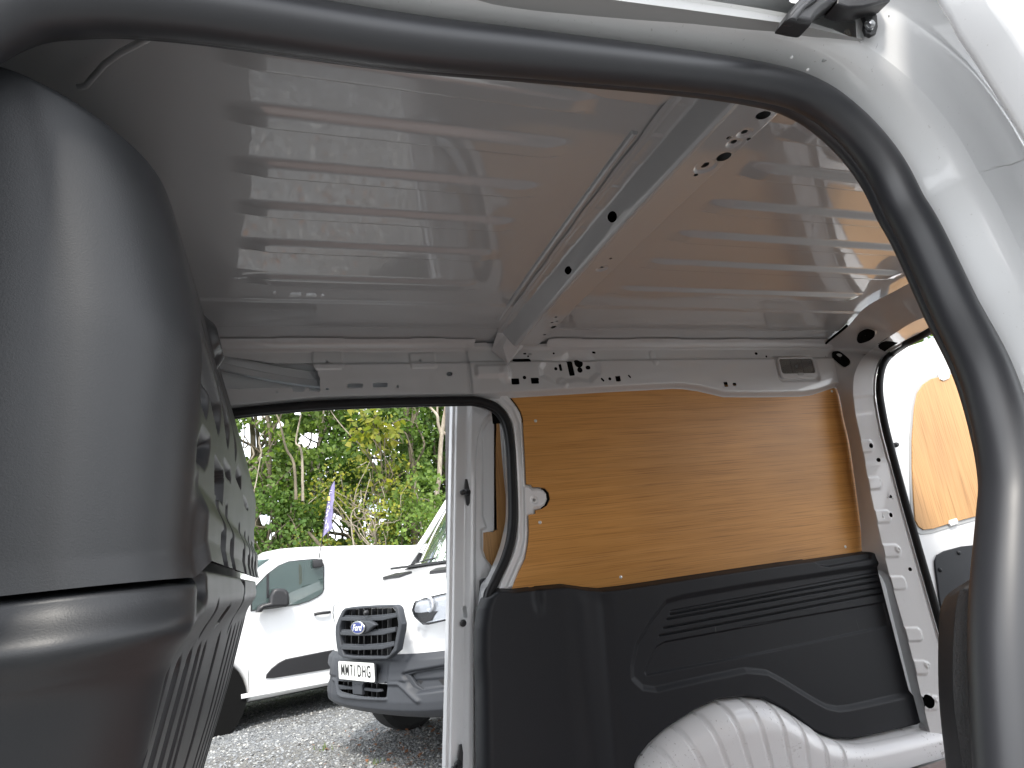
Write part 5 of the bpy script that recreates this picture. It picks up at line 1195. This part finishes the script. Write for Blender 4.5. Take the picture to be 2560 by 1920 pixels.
# shut lines as thin dark gaps
def shut(pts_, nm='door_gap'):
    p3 = [(SG(*zs(*p), 0)[0], -.0015, SG(*zs(*p), 0)[1]) for p in pts_]; return tube(nm, p3, .0025, M['blackp'], SV, 5, rel=False)
shut([(230, 1160), (226, 1080), (222, 980)])
for wx in (xw, xw + 2.78):
    W_ = lathe('wheel', [(.20, -.09), (.29, -.10), (.315, -.08), (.32, 0), (.315, .08), (.29, .10), (.20, .09)], (wx, .12, .32), (0, 1, 0), M['tyre'], SV, 36, rel=False)
    lathe('wheel_rim', [(.20, 0), (.19, .05), (.05, .04), (.001, .045)], (wx, .06, .32), (0, -1, 0), M['steel'], W_, 20, rel=False)
    lathe('wheel_arch', [(.40, 0), (.395, .02), (.395, .5)], (wx, .0, .32), (0, 1, 0), M['void'], SV, 30, rel=False)
boxm('chassis', (xw + 1.3, .9, .33), (3.4, 1.3, .22), M['void'], SV, .02, rel=False)

# ---- flag clipped to that van's window
FO = -.10
def fl(x, y): return SG(620 + x / 5.925, 1180 + y / 5.925, FO)
fb = fl(985, 1300)
def tw(x, z): p = A_ + dS * x + nS_ * FO; return (p[0], p[1], z)
FLG = thing('window_flag', 'narrow purple flag on a thin black pole clipped to a van window', 'flag', tw(fb[0], fb[1]), math.atan2(dS[1], dS[0]))
def lf_(p): return (p[0] - fb[0], p[1] - fb[1])
pole = [fl(*p) for p in [(1000, 1290), (1030, 1100), (1050, 960), (1075, 800), (1105, 560), (1135, 400), (1170, 250), (1215, 180)]]
tube('flag_pole', [(lf_(p)[0], 0, lf_(p)[1]) for p in pole], .0055, M['blackp'], FLG, 8, rel=False)
boxm('window_clip', (.0, .035, -.05), (.11, .05, .09), M['blackp'], FLG, .015, rel=False)
left = [fl(*p) for p in [(1045, 990), (1060, 900), (1075, 800), (1090, 680), (1105, 560), (1118, 480), (1135, 400), (1150, 320), (1170, 250), (1215, 178)]]
rgt = [fl(*p) for p in [(1050, 985), (1110, 930), (1200, 850), (1188, 740), (1205, 640), (1195, 540), (1215, 440), (1222, 340), (1235, 240), (1232, 180)]]
lL = smooth_path(left, 3); rR = smooth_path(rgt, 3); V = []; F = []; nw = 8
for i in range(len(lL)):
    for k in range(nw):
        t = k / (nw - 1); p = lL[i] * (1 - t) + rR[i] * t; q = lf_(p); V.append((q[0], .02 * math.sin(t * 5 + i * .35) * t, q[1]))
for i in range(len(lL) - 1):
    for k in range(nw - 1): F.append((i * nw + k, i * nw + k + 1, (i + 1) * nw + k + 1, (i + 1) * nw + k))
fo = mesh('flag_cloth', V, F, M['flag'], FLG)
def stroke(pts_, r=.004):
    tube('print_stroke', [(lf_(fl(*p))[0], -.006, lf_(fl(*p))[1]) for p in pts_], r, M['white_ink'], FLG, 5, rel=False)
stroke([(1085, 860), (1115, 850), (1125, 790), (1135, 840), (1120, 880)], .006); stroke([(1095, 800), (1110, 740)], .005); stroke([(1100, 700), (1125, 660), (1105, 640), (1140, 600)], .006)
stroke([(1120, 560), (1145, 530), (1150, 580)], .006); stroke([(1130, 490), (1150, 485)], .006); stroke([(1150, 375), (1158, 340), (1180, 350)], .004); stroke([(1160, 315), (1185, 310)], .004)
boxm('yellow_mark', (lf_(fl(1142, 430))[0], -.006, lf_(fl(1142, 430))[1]), (.026, .004, .05), principled('yellow_print', (.75, .55, .12), .6), FLG, .001, rel=False)

# ================================================================== trees
def leafmesh(name, C, size, mat, parent, seed, tint=None, up_=.35, n_extra=0):
    rs = np.random.RandomState(seed); n = len(C)
    nrm = rs.randn(n, 3); nrm[:, 2] += up_ * 2; nrm[:, 1] -= .5; nrm /= np.linalg.norm(nrm, axis=1, keepdims=True)
    t = rs.randn(n, 3); t[:, 2] -= .8; t -= (t * nrm).sum(1, keepdims=True) * nrm; t /= np.linalg.norm(t, axis=1, keepdims=True); b = np.cross(nrm, t)
    s = size * (.55 + .75 * rs.rand(n, 1)); wd_ = s * (.36 + .12 * rs.rand(n, 1))
    # six-vertex folded leaf: base, 2 shoulders, tip with mid vein point
    base = C - t * s * .5; tip = C + t * s * .55 - nrm * s * .12; l_ = C + b * wd_ + nrm * s * .07 - t * s * .05; r_ = C - b * wd_ + nrm * s * .07 - t * s * .05
    V = np.stack([base, l_, tip, r_], 1).reshape(-1, 3); i = np.arange(n)[:, None] * 4
    F = np.concatenate([i + np.array([[0, 1, 2]]), i + np.array([[0, 2, 3]])], 1).reshape(-1, 3)
    me = bpy.data.meshes.new(name); me.vertices.add(len(V)); me.vertices.foreach_set('co', V.astype(np.float32).ravel())
    me.loops.add(F.size); me.loops.foreach_set('vertex_index', F.astype(np.int32).ravel()); me.polygons.add(len(F))
    me.polygons.foreach_set('loop_start', np.arange(0, F.size, 3, dtype=np.int32)); me.polygons.foreach_set('loop_total', np.full(len(F), 3, np.int32)); me.update(calc_edges=True)
    tv = rs.rand(n) if tint is None else np.clip(tint + .25 * rs.randn(n), 0, 1)
    at = me.attributes.new('tint', 'FLOAT', 'POINT'); at.data.foreach_set('value', np.repeat(tv, 4).astype(np.float32))
    return link(bpy.data.objects.new(name, me), parent, mat)
def wiggle(a, b, n, amp, rs): 
    a = np.array(a, float); b = np.array(b, float); return np.array([a + (b - a) * t + rs.randn(3) * amp * (0 < t < 1) for t in np.linspace(0, 1, n)])
def gapfree(C, gaps):
    k = np.ones(len(C), bool)
    for (gx, gz_, rx, rz) in gaps: k &= (((C[:, 0] - gx) / rx) ** 2 + ((C[:, 2] - gz_) / rz) ** 2) > 1
    return C[k]
def tree(name, label, cat, x, y, h, cr, n, size, mat, trunk_r, barkm, seed, zlo=.2, nclump=60, clump=.38, lean=(0, 0), forks=5, group=None, tint=None, gaps=()):
    rs = np.random.RandomState(seed)
    T_ = thing(name, label, cat, (x, y, 0), 0, group)
    top_ = np.array([lean[0], lean[1], h * .92]); tr_ = smooth_path(wiggle((0, 0, -.1), top_, 7, .06 + .02 * h * .3, rs), 4)
    tube('trunk', tr_, np.linspace(trunk_r, trunk_r * .25, len(tr_)), barkm, T_, 9, rel=False)
    cl = []
    for k in range(nclump):
        a = rs.rand() * 6.283; r_ = cr * math.sqrt(rs.rand()); z = zlo + (h - zlo) * rs.rand(); sh = math.sin(math.pi * min(1, .15 + .85 * (z - zlo) / (h - zlo) * .9 + .05)) ** .5
        cl.append((r_ * sh * math.cos(a) + lean[0] * z / h, r_ * sh * math.sin(a) * .8 + lean[1] * z / h, z))
    cl = np.array(cl)
    br = []
    for c in cl[:forks * 3]:
        k = int(np.clip((c[2] - .5) / h, .05, .9) * (len(tr_) - 1)); br.append((tr_[k], c))
    bV = []; bF = []
    for i, (a, c) in enumerate(br):
        pth = smooth_path(wiggle(a, c, 5, .10, rs), 3); N = len(pth); R = np.linspace(trunk_r * .38, trunk_r * .08 + .003, N); o_ = len(bV)
        for j in range(N):
            t_ = pth[min(j + 1, N - 1)] - pth[max(j - 1, 0)]; t_ /= np.linalg.norm(t_); u_ = np.cross(t_, [.3, .9, .2]); u_ /= np.linalg.norm(u_); v_ = np.cross(t_, u_)
            for q in range(5): an = q * 1.2566; bV.append(pth[j] + R[j] * (math.cos(an) * u_ + math.sin(an) * v_))
        for j in range(N - 1):
            for q in range(5): bF.append((o_ + j * 5 + q, o_ + j * 5 + (q + 1) % 5, o_ + (j + 1) * 5 + (q + 1) % 5, o_ + (j + 1) * 5 + q))
    if bV: mesh('branches', bV, bF, barkm, T_)
    per = max(1, n // nclump); C = np.repeat(cl, per, 0); off = rs.randn(len(C), 3); off /= np.linalg.norm(off, axis=1, keepdims=True); off *= (rs.rand(len(C), 1) ** .45) * clump * np.repeat(.6 + .8 * rs.rand(nclump, 1), per, 0); off[:, 2] *= .75
    C = C + off
    Wd = C + np.array([x, y, 0]); k = np.ones(len(C), bool)
    for (gx, gz_, rx, rz) in gaps: k &= ((((Wd[:, 0] / Wd[:, 1] * 11) - gx) / rx) ** 2 + ((((Wd[:, 2] - EYE) / Wd[:, 1] * 11 + EYE) - gz_) / rz) ** 2) > .6 + .8 * rs.rand(len(C))
    C = C[k & (C[:, 2] > .05)]
    tt = None if tint is None else np.clip(tint + .3 * (np.repeat(rs.rand(nclump), per)[k & True][:len(C)] - .5), 0, 1) if False else tint
    leafmesh('crown', C, size, mat, T_, seed + 50, tint)
    return T_
def gpx(u, v, y=11.):                        # openings in the foliage, as places on the hedge line
    p = px(u, v, 1, y); return (p[0], p[2] + EYE)
GAPS = []
for (u, v, a, b) in [(625, 1100, 28, 38), (600, 1130, 30, 20), (775, 1100, 30, 22), (830, 1300, 24, 30), (850, 1335, 30, 16), (660, 1300, 22, 16), (940, 1145, 12, 12), (680, 1340, 14, 10), (640, 1040, 14, 14), (1020, 1180, 8, 8), (700, 1060, 10, 12), (745, 1030, 10, 10)]:
    p = gpx(u, v); GAPS.append((p[0], p[1], a * .0073, b * .0073))
def at_(u, y): p = px(u, 1300, 1, y); return p[0]
tree('tree', 'dark green leafy tree at left of the gap, bare sky showing beside it', 'tree', at_(640, 11.5), 11.5, 6.2, 1.25, 6000, .09, M['leaf'], .09, M['bark'], 1, nclump=80, gaps=GAPS, forks=8)
tree('tree', 'slender twin stemmed tree rising above the small white van', 'tree', at_(735, 10.8), 10.8, 6.0, .95, 3800, .09, M['leaf'], .055, M['bark'], 2, nclump=60, gaps=GAPS, forks=8, lean=(-.5, 0))
tree('tree', 'broad dark leaved tree filling the middle of the hedge line', 'tree', at_(880, 12.2), 12.2, 6.6, 1.5, 11000, .115, M['leaf'], .11, M['bark'], 3, nclump=150, gaps=GAPS, forks=10, tint=.25)
tree('tree', 'small tree with large drooping pale yellow green leaves at top', 'tree', at_(955, 10.0), 10.0, 4.3, .42, 330, .12, M['leaf_y'], .03, M['bark'], 4, zlo=2.6, nclump=16, clump=.32, forks=4)
tree('tree', 'ivy covered upright trunk left of the pale bare stem', 'tree', at_(1045, 10.8), 10.8, 6.2, .28, 3000, .075, M['ivy'], .08, M['bark'], 5, zlo=.3, nclump=70, clump=.24, forks=4)
tree('tree', 'dense dark tree behind the pale stem beside the door edge', 'tree', at_(1150, 12.6), 12.6, 6.6, 1.5, 9500, .11, M['leaf'], .1, M['bark'], 6, nclump=100, gaps=GAPS, forks=8, tint=.2)
tree('shrub', 'yellow berried hawthorn bush low behind the white vans', 'shrub', at_(930, 9.9), 9.9, 3.0, 1.1, 3000, .05, M['leaf_y'], .03, M['bark_pale'], 7, zlo=.9, nclump=60, clump=.34, forks=12, gaps=GAPS)
tree('shrub', 'low green bush behind the small white van, nearest the dark bulkhead', 'shrub', at_(680, 10.2), 10.2, 2.7, 1.0, 4800, .06, M['ivy'], .035, M['bark'], 8, zlo=.9, nclump=60, clump=.34, forks=8, gaps=GAPS, tint=.3)
tree('shrub', 'bright green bramble bush beside the windscreen of the large van', 'shrub', at_(1075, 9.8), 9.8, 2.7, .9, 2600, .065, M['ivy'], .03, M['bark_pale'], 9, zlo=.8, nclump=55, clump=.3, forks=8, tint=.7)
tree('tree', 'thin leafed tree between the flag and the broad dark tree', 'tree', at_(815, 11.3), 11.3, 5.6, .9, 4200, .085, M['ivy'], .045, M['bark_pale'], 10, nclump=56, gaps=GAPS, forks=10, tint=.35)
tree('tree', 'leaning tree furthest left with pale trunk behind the bulkhead edge', 'tree', at_(570, 11.0), 11.0, 6.2, 1.0, 2600, .09, M['ivy'], .08, M['bark_pale'], 12, nclump=60, gaps=GAPS, forks=8, tint=.4)
# pale bare stem with forks
BS = thing('bare_stem', 'pale bare forked tree stem beside the open door edge', 'tree', (at_(1095, 10.4), 10.4, 0))
def bs(u, v): p = px(u, v, 1, 10.4); return (p[0] - BS.location.x, 0, p[2] + EYE)
rsb = np.random.RandomState(4)
def stem(nm, pts_, r0, r1, par, m_):
    pth = smooth_path([np.array(bs(*p)) + np.array([0, rsb.randn() * .03, 0]) for p in pts_], 4); tube(nm, pth, np.linspace(r0, r1, len(pth)), m_, par, 9, rel=False)
stem('trunk', [(1092, 1500), (1092, 1250), (1097, 1200), (1102, 1120), (1108, 1060), (1115, 1010), (1120, 950)], .045, .03, BS, M['bark_pale'])
stem('branch', [(1104, 1085), (1096, 1060), (1092, 1040), (1078, 1020), (1066, 1008), (1050, 990)], .03, .015, BS, M['bark_pale'])
stem('branch', [(1107, 1075), (1118, 1095), (1130, 1120), (1145, 1150)], .02, .012, BS, M['bark_pale'])
stem('branch', [(1096, 1060), (1094, 1020), (1096, 960)], .022, .014, BS, M['bark_pale'])
tw_ = [([(740, 1250), (735, 1160), (715, 1120), (700, 1060), (690, 1030)], .022), ([(757, 1252), (756, 1150), (750, 1120), (740, 1100), (752, 1040)], .020), ([(760, 1390), (735, 1310), (718, 1285)], .013), ([(770, 1262), (800, 1235), (840, 1200)], .007), ([(845, 1240), (880, 1270), (900, 1230), (960, 1240)], .009),
       ([(888, 1400), (878, 1290), (900, 1260), (902, 1225)], .013), ([(1000, 1400), (1010, 1330), (1025, 1290), (1035, 1250)], .010), ([(930, 1140), (870, 1080), (830, 1030), (815, 1000)], .012), ([(810, 1400), (800, 1365), (770, 1330)], .035), ([(640, 1060), (665, 1040), (685, 1035)], .01),
       ([(1070, 1380), (1040, 1310), (1000, 1250), (985, 1180)], .009), ([(950, 1380), (935, 1270), (925, 1180)], .011), ([(980, 1060), (1010, 1045), (1040, 1060)], .008), ([(620, 1300), (640, 1200), (655, 1120)], .012)]
for i, (pts_, r_) in enumerate(tw_):
    y_ = 9.6 + .2 * (i % 4); c = px(pts_[0][0], pts_[0][1], 1, y_)
    root = VinePar = BS
    pth = smooth_path([px(u, v, 1, y_) + np.array([-BS.location.x, -10.4 + rsb.randn() * .05, EYE]) for u, v in pts_], 4)
    tube('twig', pth, np.linspace(r_, r_ * .5, len(pth)), M['bark_pale'] if i % 2 else M['bark'], BS, 6, rel=False)
# trees further along the hedge line, outside the direct view
side = [(-5.5, 11.5, 'tree beyond the left end of the parked vans'), (-3.2, 12.2, 'tree behind the bonnet of the small white van'), (5.2, 12.0, 'tree behind the large van'), (7.6, 11.8, 'tree right of the large van'), (10.2, 12.4, 'leafy tree showing above the opened rear door'), (12.8, 10.2, 'tree above the hinge of the rear door'), (15.5, 12.0, 'tree far right along the hedge')]
for i, (x, y, lb) in enumerate(side):
    tree('tree', 'green ' + lb, 'tree', x, y, 6.4 + .4 * (i % 3), 1.9, 3000, .16, M['leaf'] if i % 2 else M['ivy'], .11, M['bark'], 30 + i, nclump=80, clump=.55, forks=5)
# a second belt behind closes the lower half of the hedge
for i, x in enumerate((-3, -.6, 1.6, 3.6, 6)):
    tree('background_tree', ['dark tree deep in the wood behind the left opening', 'dark tree deep in the wood behind the flag', 'dark tree deep in the wood behind the middle tree', 'dark tree deep in the wood behind the pale stem', 'dark tree deep in the wood behind the large van'][i], 'tree', x, 15.0 + .4 * (i % 2), 6.2 + .5 * ((i * 2) % 3), 1.9, 8000, .14, M['leaf'], .1, M['bark'], 60 + i, nclump=80, clump=.6, forks=5, tint=.15, gaps=GAPS)
